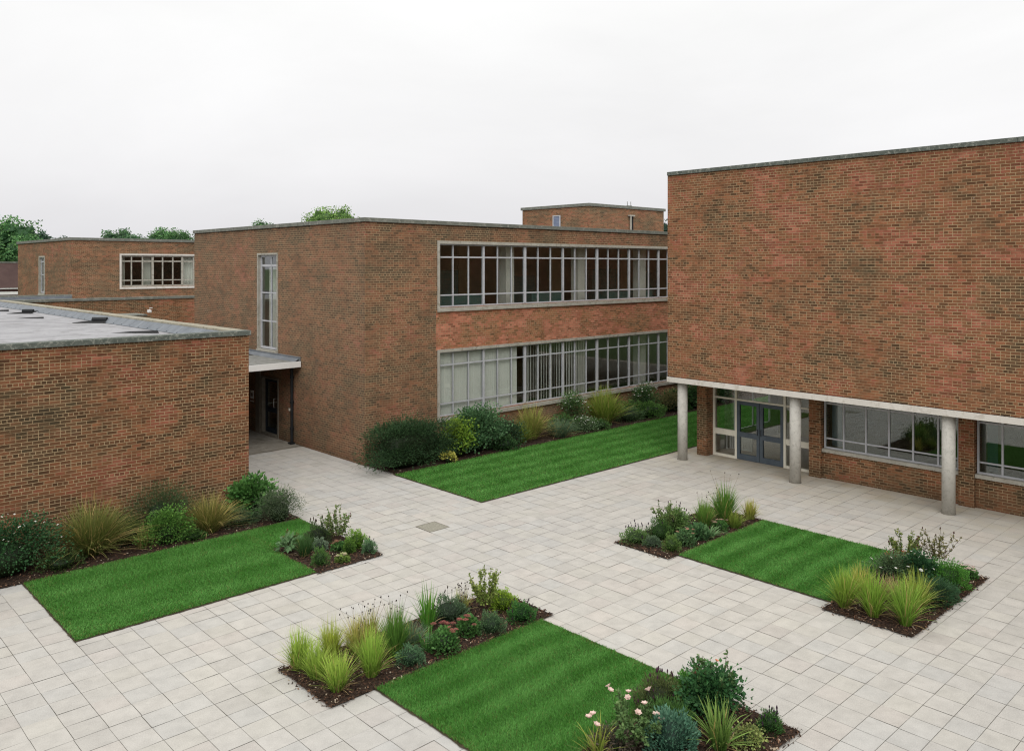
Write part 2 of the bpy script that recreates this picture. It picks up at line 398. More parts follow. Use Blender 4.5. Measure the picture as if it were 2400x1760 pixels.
for nm, rs in BEDS.items():
    s = sheet('flower_bed', rs, .024, M['soil'], 'structure', .008)
    v, f, c = chips(rs, {'long': 160, 'left': 500, 'corner': 800}.get(nm, 1100))
    o = mesh_obj('bark_mulch', v, f, M['chips'], col=c); o['kind'] = 'stuff'
    tag(o, {'front': 'dark bark chips covering the bed of golden grasses beside the nearest lawn', 'rose': 'dark bark chips under the roses at the bottom edge',
            'right_near': 'dark bark chips under the golden grasses of the right island', 'right_far': 'dark bark chips under the border nearest the doors',
            'corner': 'dark bark chips in the notched corner bed of the left lawn', 'left': 'bark chips along the foot of the flat-roofed brick block',
            'long': 'bark chips along the foot of the two-storey block'}[nm], 'mulch')

def lawn(nm, rects, dens, label, stripe, bh=.045, wid=.006, mul=1.0):
    sheet('lawn_bed', [(a - .035, b + .035, c - .035, d + .035) for a, b, c, d in rects], .014, M['earth'], 'structure', .006, .08)
    sheet('lawn_base', [(a + .01, b - .01, c + .01, d - .01) for a, b, c, d in rects], .020, M['turf'], 'structure', .008, .08)
    P = np.vstack([np.c_[R0.uniform(a - .012, b + .012, int((b - a) * (d - c) * dens)), R0.uniform(c - .012, d + .012, int((b - a) * (d - c) * dens))] for a, b, c, d in rects])
    n = len(P); x, y = P.T
    ph = y + .05 * np.sin(x * 1.7 + y * .6) + .03 * np.sin(x * 4.1)
    s = np.sin(2 * PI * ph / stripe)                      # the mower's to-and-fro passes lay the blades opposite ways
    patch = np.sin(x * 2.3 + 1.3 * np.sin(y * 1.9)) * np.sin(y * 2.9 + 1.1 * np.sin(x * 1.3)) + .6 * np.sin(x * 6.1 + y * 3.3) * np.sin(y * 7.3 - x * 2.7)
    lean = np.c_[np.clip(s * 1.4, -1, 1) * .010 + R0.normal(0, .016, n), R0.normal(0, .018, n)]
    h = bh * R0.uniform(.45, 1.1, n)
    edge = np.ones(n)
    for a, b, c, d in rects:
        inn = (x > a - .02) & (x < b + .02) & (y > c - .02) & (y < d + .02)
        dist = np.minimum(np.minimum(x - a, b - x), np.minimum(y - c, d - y))
        edge = np.where(inn, np.clip(dist / .18, 0, 1), edge)
    an = R0.uniform(0, PI, n); w = np.c_[np.cos(an), np.sin(an), np.zeros(n)] * (wid * R0.uniform(.6, 1.3, n))[:, None]
    b0 = np.c_[P, np.full(n, .018)]; tip = b0 + np.c_[lean, h]
    v = np.stack([b0 - w, b0 + w, tip], 1).reshape(-1, 3)
    A = np.array([.073, .248, .034]); B = np.array([.175, .425, .100]); Y = np.array([.24, .28, .08])
    t = np.clip(.42 + .095 * s * (1 + .6 * np.sin(x * 1.1 + y * 3.1)) + .20 * patch + R0.normal(0, .22, n), 0, 1)[:, None]  # light and dark of the mowing stripes also painted into blade colour
    c = (A * (1 - t) + B * t) * mul
    yel = (R0.random(n) < .035 + .16 * (1 - edge) + .04 * (patch > .9)); c[yel] = Y * R0.uniform(.6, 1.0, (yel.sum(), 1))
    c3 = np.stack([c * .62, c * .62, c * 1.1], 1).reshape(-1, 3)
    o = mesh_obj('lawn_grass', v, np.arange(n * 3).reshape(-1, 3), M['lawn'], col=c3)
    o['kind'] = 'stuff'; tag(o, label, 'lawn')
lawn('front', LAWNS['front'], 9000, 'striped green lawn nearest the camera between bark beds', .62)
lawn('right', LAWNS['right'], 5200, 'striped green lawn of the island facing the concrete columns', .66, wid=.008)
lawn('left', LAWNS['left'], 4600, 'unstriped green lawn below the flat-roofed block on the left', 1.1, wid=.008)
lawn('long', LAWNS['long'], 1700, 'striped green lawn along the two-storey block', .8, .05, .013)

# drain cover set in the paving
dc = thing('drain_cover', 'square speckled drain cover set in the pale paving', 'drain cover', (13.27, 17.07, 0))
mb = MB().box(12.97, 13.57, 16.77, 17.37, .001, .006); mb.build('cover_plate', M['drain'], dc)
mb = MB()
for a in (12.95, 13.57): mb.box(a, a + .02, 16.75, 17.39, .001, .009)
for a in (16.75, 17.37): mb.box(12.97, 13.57, a, a + .02, .001, .009)
mb.build('rim', M['joint'], dc)
# concrete apron under the entrance canopy
ap = MB().box(10.42, 15.62, 28.25, 50, -.011, .004).build('entrance_apron', M['apron']); ap['kind'] = 'structure'

# ------------------------------------------------------------------ windows
def window(parent, ax, a0, a1, z0, z1, d, mull, trans, frame=M['frame'], glass=M['glass'], surround=True, fd=.06, sill=.16, label=None, rim=.05, sur=None, sw=.11):
    """d = plane of the wall face, the glazing sits behind it. mull: (pos, width), trans: (z, height)"""
    mb = MB(); g0, g1 = d + .09, d + .09 + fd
    bxa(mb, ax, a0, a0 + rim, g0, g1, z0, z1); bxa(mb, ax, a1 - rim, a1, g0, g1, z0, z1)
    bxa(mb, ax, a0 + rim, a1 - rim, g0, g1, z1 - rim, z1); bxa(mb, ax, a0 + rim, a1 - rim, g0, g1, z0, z0 + rim)
    for p, w in mull: bxa(mb, ax, p - w / 2, p + w / 2, g0 - (.02 if w > .06 else 0), g1 + .004, z0 + rim, z1 - rim)
    for z, w in trans: bxa(mb, ax, a0 + rim, a1 - rim, g0 + .008, g1 - .006, z - w / 2, z + w / 2)
    o = mb.build('window', frame, parent)
    if label: o['label'] = label
    bxa(MB(), ax, a0 + .01, a1 - .01, g0 + .028, g0 + .034, z0 + .01, z1 - .01).build('pane', glass, o)
    if surround:
        sm = sur or M['stone']
        mb = MB()
        bxa(mb, ax, a0 - sw, a0, d - .035, d + .20, z0 - .02, z1 + sw); bxa(mb, ax, a1, a1 + sw, d - .035, d + .20, z0 - .02, z1 + sw)
        bxa(mb, ax, a0, a1, d - .035, d + .20, z1, z1 + sw)
        mb.build('surround', sm, o)
    if sill:
        bxa(MB(), ax, a0 - sw, a1 + sw, d - .075, d + .088, z0 - sill, z0 - .022).build('sill', sm if surround else M['stone'], o)
    return o

# ------------------------------------------------------------------ block A : single storey, flat roof, left foreground
A = thing('brick_block', 'low flat-roofed brown brick block in the left foreground', 'building', (2, 36, 0))
ax1, ay0 = 10.38, 21.6
mb = MB(); wall_panel(mb, 'x', -7, ax1, 0, 4.90, ay0)
mb.quad((ax1, ay0, 0), (ax1, 50, 0), (ax1, 50, 4.9), (ax1, ay0, 4.9))
mb.quad((-7, ay0, 0), (-7, ay0, 4.9), (-7, 58, 4.9), (-7, 58, 0))
mb.build('wall', M['brick_a'], A)
# north arm whose wall closes the passage
mb = MB(); wall_panel(mb, 'x', ax1, 30, 0, 4.84, 50.0); mb.build('wall', M['brick_pier'], A)
mb = MB(); mb.quad((-7, ay0 + .3, 4.74), (ax1 - .3, ay0 + .3, 4.74), (ax1 - .3, 57.0, 4.74), (-7, 57.0, 4.74))
mb.quad((ax1 - .3, 50.35, 4.74), (30, 50.35, 4.74), (30, 57, 4.74), (ax1 - .3, 57, 4.74))
roofA = mb.build('roof', M['felt'], A)
mb = MB(); mb.box(-7, ax1 + .05, ay0 - .05, ay0 + .30, 4.885, 5.02); mb.build('coping', M['coping_lichen'], A, bevel=.012)
mb = MB()
for k in range(15):
    y0 = ay0 + .305 + k * 1.88; mb.box(ax1 - .33, ax1 + .05, y0, y0 + 1.87, 4.885, 5.015 + R0.normal(0, .003))
mb.build('coping', M['coping_tan'], A, bevel=.012)
mb = MB(); mb.box(ax1 + .06, 30, 49.95, 50.33, 4.84, 4.99); mb.build('coping', M['coping'], A, bevel=.012)
mb = MB(); mb.box(-7, 15.38, 56.2, 56.6, 4.74, 5.03); mb.build('coping', M['coping'], A, bevel=.012)
# lead upstand behind the parapet, dressed in short bays
mb = MB()
for k in range(34):
    y0 = ay0 + .31 + k * .82
    mb.add([(ax1 - .335, y0, 4.96), (ax1 - .335, y0 + .81, 4.96), (ax1 - .62, y0 + .81, 4.752), (ax1 - .62, y0, 4.752)], [(0, 1, 2, 3)])
    mb.box(ax1 - .60, ax1 - .36, y0 + .80, y0 + .825, 4.75, 4.80)
mb.build('flashing', M['lead'], A)
mb = MB(); mb.box(-7, 15.3, 56.05, 56.19, 4.742, 4.95); mb.build('flashing', M['lead'], A)
def roof_outlet(x, y, s, lab):
    t = thing('roof_vent', lab, 'roof vent', (x, y, 4.745), 'short black pipes on the felt roof')
    d = np.array([.42, -.9, 0]) / 1.0 * .0 + np.array([.73, -.69, 0])
    p = np.array([x, y, 4.86])
    MB().tube([p - d * .26 * s, p + d * .26 * s], .085 * s, 10).build('pipe', M['black'], t, smooth=False)
    v = []; 
    q = [(-1.0, -.25, .0), (.35, -.30, .0), (.5, .12, .13), (-.6, .16, .05)]
    v = [np.array([x, y, 4.752]) + s * (d * a * .9 + np.array([.69, .73, 0]) * b + np.array([0, 0, c])) for a, b, c in q]
    mb = MB(); mb.quad(*v); mb.quad(*[w - np.array([0, 0, .008]) for w in v][::-1]); mb.build('lifted_felt', M['dark'], t)
roof_outlet(9.70, 32.1, 1.0, 'short black pipe on the felt roof midway along the parapet')
roof_outlet(9.30, 40.4, .9, 'short black pipe on the felt roof farther back along the parapet')
for x, y, s, lb in ((9.0, 26.3, .8, 'painted wrinkle shadow on the felt nearest the front coping'), (8.5, 36.5, .6, 'small painted wrinkle shadow on the felt between the two black pipes'), (8.6, 43.3, .8, 'painted wrinkle shadow on the felt farthest back on the flat roof')):
    d = np.array([.73, -.69, 0]); e = np.array([.69, .73, 0]); p = np.array([x, y, 4.75])
    v = [p + s * (-1.0 * d), p + s * (.9 * d - .10 * e), p + s * (.75 * d + .14 * e + np.array([0, 0, .09])), p + s * (-.3 * d + .10 * e + np.array([0, 0, .05]))]
    tag(MB().quad(*v).build('wrinkle_shadow', M['dark']), lb, 'roofing felt', 'painted wrinkle shadows on the felt roof')  # raised felt wrinkle, its shadow painted as near-black colour
# low covered walkway in the passage
W = thing('covered_walkway', 'brown flat walkway roof low in the gap behind the tan parapet', 'walkway', (13, 44.6, 0))
MB().box(10.42, 15.6, 44.0, 45.6, 4.24, 4.30).build('roof', M['coping'], W)
MB().box(10.42, 15.6, 44.02, 44.1, 3.95, 4.24).build('fascia', noisy('brown_fascia', (.12, .085, .05), (.18, .13, .08), 2., .8, .1), W)
MB().box(10.42, 15.6, 44.7, 44.76, 0, 4.24).build('opening_shade', M['dark'], W)  # dark sheet standing in for the shade of the opening under the roof
fl = thing('floodlight', 'tiny white floodlight on the brick corner above the walkway roof', 'floodlight', (15.5, 43.4, 4.5))
MB().box(15.40, 15.56, 43.3, 43.5, 4.42, 4.56).build('lamp_housing', M['white'], fl, bevel=.02)
MB().tube([(15.5, 43.4, 4.56), (15.5, 43.4, 4.66), (15.63, 43.4, 4.66)], .02).build('bracket', M['white'], fl)

# ------------------------------------------------------------------ block B : two storeys, centre
bx0, by0, bx1, by1 = 15.63, 23.84, 46.0, 38.1
B = thing('brick_block', 'two-storey brick block with long ribbon windows in the centre', 'building', (30, 31, 0))
wx0, wx1 = 18.86, 36.7
mb = MB(); wall_panel(mb, 'x', bx0, bx1, 0, 8.31, by0, [(wx0, wx1, 5.28, 7.62), (wx0, wx1, 1.24, 3.62), (18.70, 36.9, 3.62 + .08, 5.28 - .1)])
mb2 = MB(); wall_panel(mb2, 'x', 18.70, 36.9, 3.70, 5.18, by0)
mb2.build('spandrel', M['brick_bred'], B)['label'] = 'redder brick band between the two ribbon windows'
me2 = MB(); wall_panel(me2, 'y', by0, by1, 0, 8.31, bx0, [(29.98, 31.72, 3.42, 7.30), (29.92, 31.40, 0, 2.36)]); me2.build('end_wall', M['brick_b2'], B)
mb.quad((bx0, by1, 0), (bx1, by1, 0), (bx1, by1, 8.31), (bx0, by1, 8.31)); mb.quad((bx1, by0, 0), (bx1, by0, 8.31), (bx1, by1, 8.31), (bx1, by1, 0))
mb.build('wall', M['brick_b'], B)
mb = MB()
for k in range(20):
    x0 = bx0 - .06 + k * 1.55; mb.box(x0, min(x0 + 1.544, bx1), by0 - .06, by0 + .3, 8.312, 8.455)
for k in range(10):
    y0 = by0 + .305 + k * 1.4; mb.box(bx0 - .06, bx0 + .3, y0, y0 + 1.394, 8.312, 8.455)
mb.build('coping', M['coping'], B, bevel=.008)
MB().box(bx0 + .3, bx1, by0 + .3, by1, 8.1, 8.2).build('roof', M['felt'], B)
mx = [19.58, 20.34, 21.09, 21.84, 22.59, 23.33, 24.09, 24.83, 25.58, 26.34, 27.08, 27.79, 28.55, 29.29, 30.04, 30.78, 31.52, 32.28, 33.02, 33.77, 34.5, 35.25, 36.0]
major = {21.09, 23.33, 25.58, 27.79, 30.04, 32.28, 34.5}
ml = [(x, .115 if x == 23.33 or x == 27.79 else .085 if x in major else .042) for x in mx]
window(B, 'x', wx0, wx1, 5.28, 7.62, by0, ml, [(7.13, .055), (5.72, .05)], label='upper ribbon window with dark rooms behind')
window(B, 'x', wx0, wx1, 1.24, 3.62, by0, ml, [(3.13, .05), (1.70, .045)], label='lower ribbon window with pale blinds on its left')
window(B, 'y', 30.05, 31.65, 3.46, 7.25, bx0, [(30.74, .05)], [(6.82, .09), (5.72, .05), (4.58, .05)], label='tall slit window above the canopy', sill=.10, sw=.07, rim=.09)
def room(parent, x0, x1, y0, y1, z0, z1, wall=M['intwall'], front=None, skip=''):
    """interior walls, floor and ceiling of a room open on its glazed side"""
    mb = MB(); 
    if 'E' not in skip: mb.quad((x1, y0, z0), (x1, y1, z0), (x1, y1, z1), (x1, y0, z1))
    if 'W' not in skip: mb.quad((x0, y0, z0), (x0, y0, z1), (x0, y1, z1), (x0, y1, z0))
    if 'N' not in skip: mb.quad((x0, y1, z0), (x0, y1, z1), (x1, y1, z1), (x1, y1, z0))
    if 'S' not in skip: mb.quad((x0, y0, z0), (x1, y0, z0), (x1, y0, z1), (x0, y0, z1))
    mb.build('room_wall', wall, parent)
    MB().quad((x0, y0, z0), (x1, y0, z0), (x1, y1, z0), (x0, y1, z0)).build('room_floor', M['intfloor'], parent)
    MB().quad((x0, y0, z1), (x0, y1, z1), (x1, y1, z1), (x1, y0, z1)).build('room_ceiling', M['ceiling'], parent)
room(B, bx0 + 1.9, 38, by0 + .225, 30.5, 4.45, 7.85, skip='S')
room(B, bx0 + 1.9, 38, by0 + .225, 30.5, .12, 3.9, skip='S')
room(B, bx0 + .225, bx0 + 1.85, 29.2, 33, 2.5, 7.9, wall=M['intcol'], skip='W')
for x in (23.0, 27.35, 31.75):
    MB().box(x - .22, x + .22, by0 + .62, by0 + 1.05, 4.46, 7.84).build('interior_column', M['intcol'], B)
    MB().box(x - .22, x + .22, by0 + .62, by0 + 1.05, .13, 3.89).build('interior_column', M['intcol'], B)
for x0, x1, h in ((20.9, 22.4, 2.15), (25.6, 27.0, 1.9), (31.0, 32.9, 2.2), (35, 36.4, 2.0)):
    MB().box(x0, x1, by0 + 3.2, by0 + 3.7, 4.46, 4.46 + h).build('cupboard', M['teal'], B)
for x0, x1, h in ((19.9, 22.2, 1.15), (24.9, 26.9, 1.2), (29.9, 33.4, 1.12)):
    MB().box(x0, x1, by0 + 1.3, by0 + 1.9, 4.46, 4.46 + h).build('counter', M['teal'], B)
for x0, x1, y in ((18.2, 19.0, 27), (23.4, 24.1, 28.2), (28.3, 29.4, 27.4), (33.2, 34, 27)):
    MB().box(x0, x1, y, y + .08, 4.46, 7.84).build('partition', noisy('ochre_partition', (.30, .22, .11), (.38, .29, .16), .8, .9, .0), B)
# blinds behind the lower window
t = thing('vertical_blind', 'closed pale vertical blind behind the left end of the lower window', 'blind', (21, by0 + .25, 1.2), 'vertical blinds of the lower window')
mb = MB(); x = 18.95
while x < 22.95:
    a = -.55 + R0.normal(0, .06); w = .066
    dx, dy = w * math.cos(a), w * math.sin(a); y = by0 + .25
    mb.add([(x - dx, y - dy, 1.27), (x + dx, y + dy, 1.27), (x + dx, y + dy, 3.58), (x - dx, y - dy, 3.58)], [(0, 1, 2, 3)]); x += .102
mb.build('slats', M['blind'], t); MB().box(18.9, 23.0, by0 + .21, by0 + .29, 3.585, 3.64).build('head_rail', M['white'], t)
t = thing('vertical_blind', 'half-open vertical blind with dark gaps behind the middle of the lower window', 'blind', (25.2, by0 + .25, 1.2), 'vertical blinds of the lower window')
mb = MB(); x = 23.5
while x < 27.1:
    a = .45 + R0.normal(0, .07); w = .058
    dx, dy = w * math.cos(a), w * math.sin(a); y = by0 + .25
    mb.add([(x - dx, y - dy, 1.27), (x + dx, y + dy, 1.27), (x + dx, y + dy, 3.58), (x - dx, y - dy, 3.58)], [(0, 1, 2, 3)]); x += .155
mb.build('slats', M['blind'], t); MB().box(23.45, 27.1, by0 + .21, by0 + .29, 3.585, 3.64).build('head_rail', M['white'], t)
def curtain(label, ax, a0, a1, d, z0, z1, mat):
    n = 40; mb = MB(); a = np.linspace(a0, a1, n); o = .05 * np.sin(np.arange(n) * 1.25)
    for i in range(n - 1):
        P = (lambda q, dd, z: (q, dd, z)) if ax == 'x' else (lambda q, dd, z: (dd, q, z))
        mb.quad(P(a[i], d + o[i], z0), P(a[i + 1], d + o[i + 1], z0), P(a[i + 1], d + o[i + 1], z1), P(a[i], d + o[i], z1))
    return tag(mb.build('curtain', mat), label, 'curtain')
curtain('pale curtain behind the left half of the tall slit window', 'y', 30.86, 31.5, bx0 + .45, 3.5, 6.75, M['blind'])
# door under the canopy
D = MB()
D.box(15.76, 15.81, 30.02, 30.13, .10, 2.28).box(15.76, 15.81, 31.19, 31.30, .10, 2.28).box(15.76, 15.81, 30.13, 31.19, 2.15, 2.28)
D.box(15.76, 15.81, 30.13, 31.19, .92, 1.12).box(15.76, 15.81, 30.13, 31.19, .10, .30)
dr = D.build('door', M['door_dark'], B)
MB().box(15.78, 15.79, 30.13, 31.19, .30, .92).box(15.78, 15.79, 30.13, 31.19, 1.12, 2.15).build('pane', M['glass_dark'], dr)
MB().tube([(15.76, 30.48, 1.15), (15.70, 30.48, 1.15), (15.70, 30.48, 1.5), (15.76, 30.48, 1.5)], .018).build('handle', M['steel'], dr)
MB().box(15.60, 15.80, 29.92, 30.01, .0, 2.36).box(15.60, 15.80, 31.31, 31.40, 0, 2.36).box(15.60, 15.80, 30.01, 31.31, 2.285, 2.36).box(15.58, 15.82, 30.01, 31.31, .0, .09).build('door_frame', M['jamb'], B)
MB().box(15.58, 15.628, 31.45, 31.82, 0, 2.9).build('pilaster', M['jamb'], B)
MB().box(16.9, 16.95, 29.4, 32, 0.01, 2.9).build('room_wall', M['intwall'], B)
sg = thing('notice_sign', 'small white notice on the dark wall left of the canopy door', 'sign', (15.62, 32.2, 1.3))
MB().box(15.60, 15.625, 32.06, 32.32, 1.32, 1.66).build('board', M['white'], sg)
MB().box(15.602, 15.625, 32.06, 32.32, 1.20, 1.24).build('strip', M['white'], sg)
MB().box(15.597, 15.599, 32.10, 32.28, 1.42, 1.56).build('printed_panel', M['slab'], sg)
pp = thing('drainpipe', 'black drainpipe on the brick wall beside the canopy door', 'drainpipe', (15.54, 28.72, 0))
MB().tube([(15.54, 28.72, .05), (15.54, 28.72, 2.98)], .055, 10).build('pipe', M['black'], pp)
for z in (.55, 1.55, 2.5): MB().tube([(15.54, 28.72, z), (15.54, 28.72, z + .09)], .075, 10).build('collar', M['black'], pp)
MB().box(15.44, 15.62, 28.6, 28.84, .006, .06).build('shoe', M['black'], pp)
jb = thing('switch_box', 'tiny white box on the wall just left of the black drainpipe', 'switch box', (15.6, 29.0, 1.25))
MB().box(15.585, 15.625, 28.98, 29.06, 1.22, 1.32).build('box', M['cream'], jb, bevel=.006)
# entrance canopy
cn = thing('entrance_canopy', 'grey flat canopy with white fascia bridging the two brick blocks', 'canopy', (13, 30.5, 3.0))
MB().box(10.40, 15.58, 28.20, 33.0, 3.0, 3.19).build('slab', M['slab'], cn)
MB().box(10.40, 15.60, 28.13, 28.195, 2.985, 3.2).build('fascia', M['white'], cn)
mb = MB(); mb.box(15.56, 15.625, 28.2, 33, 3.20, 3.36); mb.add([(15.55, 28.2, 3.30), (15.55, 33, 3.30), (15.38, 33, 3.195), (15.38, 28.2, 3.195)], [(0, 1, 2, 3)]); mb.build('flashing', M['lead'], cn)
MB().box(10.42, 15.5, 31.6, 32.9, 3.192, 3.2).build('dark_patch', M['dark'], cn)  # darker patch laid over the rear of the canopy roof
MB().box(10.45, 15.6, 33.0, 33.1, 0.01, 3.0).build('rear_wall', M['brick_pier'], cn)
# plant room on the roof of B
P_ = thing('rooftop_plant_room', 'small brick plant room standing on the roof of the central block', 'plant room', (41, 35.8, 8.2))
mb = MB(); wall_panel(mb, 'x', 37.5, 45.0, 8.2, 10.42, 32.94); wall_panel(mb, 'y', 32.94, 38.7, 8.2, 10.42, 37.5); mb.quad((45.0, 32.94, 8.2), (45.0, 38.7, 8.2), (45.0, 38.7, 10.42), (45.0, 32.94, 10.42)); mb.build('wall', M['brick_d'], P_)
mb = MB(); mb.box(37.42, 45.12, 32.86, 33.2, 10.42, 10.6); mb.box(37.42, 37.8, 33.2, 38.8, 10.42, 10.6); mb.box(44.8, 45.12, 33.2, 38.8, 10.42, 10.6); mb.build('coping', M['coping'], P_, bevel=.01)
MB().box(37.8, 44.8, 33.2, 38.8, 10.4, 10.5).build('roof', M['felt'], P_)
dd = MB()
for k in range(9): dd.box(37.46, 37.49, 35.36, 35.84, 9.08 + .09 * k, 9.16 + .09 * k)
dd = dd.build('door', M['louvre'], P_)
MB().box(37.44, 37.498, 35.28, 35.35, 8.2, 9.96).box(37.44, 37.498, 35.85, 35.92, 8.2, 9.96).box(37.44, 37.498, 35.35, 35.85, 9.90, 9.96).build('frame', M['frame'], dd)
pq = thing('waste_pipe', 'white pipe with a tee top on the rooftop plant room wall', 'pipe', (41.4, 32.85, 8.2))
MB().tube([(41.38, 32.84, 8.2), (41.38, 32.84, 10.0)], .06, 8).build('upright', M['stone'], pq); MB().box(41.2, 41.75, 32.78, 32.93, 9.95, 10.04).build('cross_piece', M['stone'], pq)
MB().box(41.55, 41.72, 32.9, 32.935, 8.2, 9.95).build('dark_strip', M['dark'], pq)  # dark strip on the wall to the right of the upright
ae = thing('aerial', 'thin forked aerial on the plant room coping', 'aerial', (41.3, 33.05, 10.6))
for x in (41.25, 41.6): MB().tube([(x, 33.0, 10.6), (x - .02, 33.0, 10.89)], .02, 6).build('prong', M['coping'], ae)
MB().box(41.2, 41.66, 32.96, 33.04, 10.60, 10.64).build('base', M['coping'], ae)

# ------------------------------------------------------------------ block D : far left twin
Dk = thing('brick_block', 'distant flat-topped brick block with white-framed window at far left', 'building', (24, 62, 0))
dx0, dy0 = 15.42, 56.62
mb = MB(); wall_panel(mb, 'x', dx0, 40, 0, 8.42, dy0, [(18.42, 24.2, 5.45, 7.50)]); wall_panel(mb, 'y', dy0, 69.9, 0, 8.42, dx0, [(62.6, 64.0, 4.9, 7.42)])
mb.quad((dx0, 69.9, 0), (40, 69.9, 0), (40, 69.9, 8.42), (dx0, 69.9, 8.42)); mb.build('wall', M['brick_d'], Dk)
mb = MB(); mb.box(dx0 - .08, 40, dy0 - .08, dy0 + .3, 8.422, 8.60); mb.box(dx0 - .08, dx0 + .3, dy0 + .3, 70, 8.422, 8.60); mb.build('coping', M['coping'], Dk, bevel=.01)
MB().box(dx0 + .3, 40, dy0 + .3, 69.8, 8.3, 8.4).build('roof', M['felt'], Dk)
window(Dk, 'x', 18.42, 24.2, 5.45, 7.50, dy0, [(19.08, .07), (19.78, .07), (20.44, .14), (21.1, .07), (21.78, .07), (22.42, .14), (23.2, .07)], [(7.12, .09), (5.86, .07)], frame=M['stone'], rim=.09, sur=M['beam'], label='far white-framed window')
window(Dk, 'y', 62.66, 63.94, 4.95, 7.38, dx0, [(63.2, .05)], [(7.1, .08), (6.2, .06)], rim=.08, label='far slit window')
room(Dk, dx0 + .9, 26, dy0 + .225, 62, 4.9, 8.0, wall=M['dark'], skip='S')
room(Dk, dx0 + .225, dx0 + .85, 61.5, 65, 4.5, 8.0, wall=M['intcol'], skip='W')
curtain('pale curtain at the middle of the far white-framed window', 'x', 19.85, 20.4, dy0 + .4, 5.5, 7.45, M['blind'])
curtain('pale curtain at the right end of the far white-framed window', 'x', 22.45, 24.1, dy0 + .4, 5.5, 7.45, M['blind'])
curtain('narrow pale curtain at the left end of the far white-framed window', 'x', 18.5, 18.75, dy0 + .4, 5.5, 7.45, M['blind'])
Sb = thing('brick_block', 'unseen brown brick block behind the camera, facing the ribbon windows', 'building', (15, -10, 0))  # out of view behind the camera, put in for the glass to reflect
mb = MB(); wall_panel(mb, 'x', -30, 60, 0, 8.3, -8.2, [(x, x + 6.5, z, z + 2.2) for x in (-22, -12, 6, 16, 30, 42) for z in (1.2, 5.1)]); mb.quad((-30, -8.2, 8.3), (60, -8.2, 8.3), (60, -20, 8.3), (-30, -20, 8.3)); mb.build('wall', M['brick_d'], Sb)
MB().box(-30, 60, -8.5, -8.14, 8.31, 8.46).build('coping', M['coping'], Sb)
MB().quad((-30, -8.5, 0), (60, -8.5, 0), (60, -8.5, 8.2), (-30, -8.5, 8.2)).build('backing', M['dark'], Sb)
# very far: dark tiled building and white railing
fb = thing('tiled_building', 'dark brown building glimpsed at the far left edge below the trees', 'building', (16, 88, 0))
MB().box(2, 27, 84.4, 92, 0, 4.9).build('wall', M['tile'], fb); mb = MB()
mb.add([(1.8, 84.2, 4.85), (27.2, 84.2, 4.85), (27.2, 87, 7.1), (1.8, 87, 7.1)], [(0, 1, 2, 3)]); mb.add([(1.8, 87, 7.1), (27.2, 87, 7.1), (27.2, 92.2, 4.8), (1.8, 92.2, 4.8)], [(0, 1, 2, 3)]); mb.build('roof', M['tile'], fb)
MB().box(1.8, 27.2, 86.9, 87.1, 7.08, 7.2).build('ridge', M['coping'], fb)
MB().box(13.6, 15.6, 84.1, 84.6, 5.0, 5.5).build('roof_window', M['dark'], fb)
rl = thing('white_railing', 'white horizontal boards in front of the dark building at far left', 'railing', (12, 80, 0))
mb = MB(); mb.box(2, 19, 80, 80.1, 4.38, 4.62).box(2, 19, 80, 80.1, 4.86, 4.93); mb.build('rail', M['white'], rl)
for x in np.arange(2.5, 19, 2.2): MB().box(x, x + .1, 80.1, 80.2, 0, 5.0).build('post', M['white'], rl)

# ------------------------------------------------------------------ block C : raised brick box on columns, right
cx0, cy1 = 24.0, 17.40
Cb = thing('brick_block', 'tall orange-red brick block raised on columns at the right', 'building', (33, 7, 0))
mb = MB(); wall_panel(mb, 'y', -6, cy1, 2.915, 9.98, cx0); mb.quad((cx0, cy1, 2.915), (cx0, cy1, 9.98), (42, cy1, 9.98), (42, cy1, 2.915)); mb.quad((cx0, -6, 2.915), (42, -6, 2.915), (42, -6, 9.98), (cx0, -6, 9.98))
mb.build('upper_wall', M['brick_c'], Cb)
mb = MB()
for k in range(15):
    y0 = -6 + k * 1.56; mb.box(cx0 - .05, cx0 + .3, y0, min(y0 + 1.555, cy1 + .05), 9.982, 10.11)
mb.box(cx0 + .305, 42, cy1 - .3, cy1 + .05, 9.982, 10.11); mb.build('coping', M['coping_lichen'], Cb, bevel=.008)
MB().box(cx0 + .31, 42, -6, cy1 - .31, 9.8, 9.95).build('roof', M['felt'], Cb)
mb = MB(); mb.box(cx0 - .03, cx0 + .4, -6, cy1 + .02, 2.72, 2.895); mb.box(cx0 + .4, 42, cy1 - .4, cy1 + .02, 2.72, 2.91); mb.build('edge_beam', M['beam'], Cb, bevel=.006)
MB().box(cx0 + .4, 42, -6, cy1 - .4, 2.73, 2.9).build('soffit', M['beam'], Cb)
for k, y in enumerate((16.98, 12.74, 8.24, 3.86, -.5)):
    t = thing('column', ['round speckled concrete column at the far corner of the raised block', 'round speckled concrete column in front of the blue double doors', 'round speckled concrete column before the pier between the windows, nearest of the three in view',
              'round concrete column beyond the right edge', 'round concrete column farthest beyond the right edge'][k], 'column', (24.30, y, 0), 'columns under the raised brick block')
    n = 28; r = .172
    mb = MB(); mb.tube([(24.30, y, 0.002), (24.30, y, 2.718)], r, n); mb.build('shaft', M['column'], t, smooth=False)
    for p in t.children[0].data.polygons: p.use_smooth = abs(p.normal.z) < .5
    MB().tube([(24.30, y, .001), (24.30, y, .02)], r + .012, n).build('base_joint', M['joint'], t)
    if k == 2: break
# brick piers
for k, y1 in enumerate((17.10, 12.83, 8.34, 3.95, -.45)):
    MB().box(25.36, 26.0, y1 - .41, y1, 0, 2.725).build('pier', M['brick_pier'], Cb)
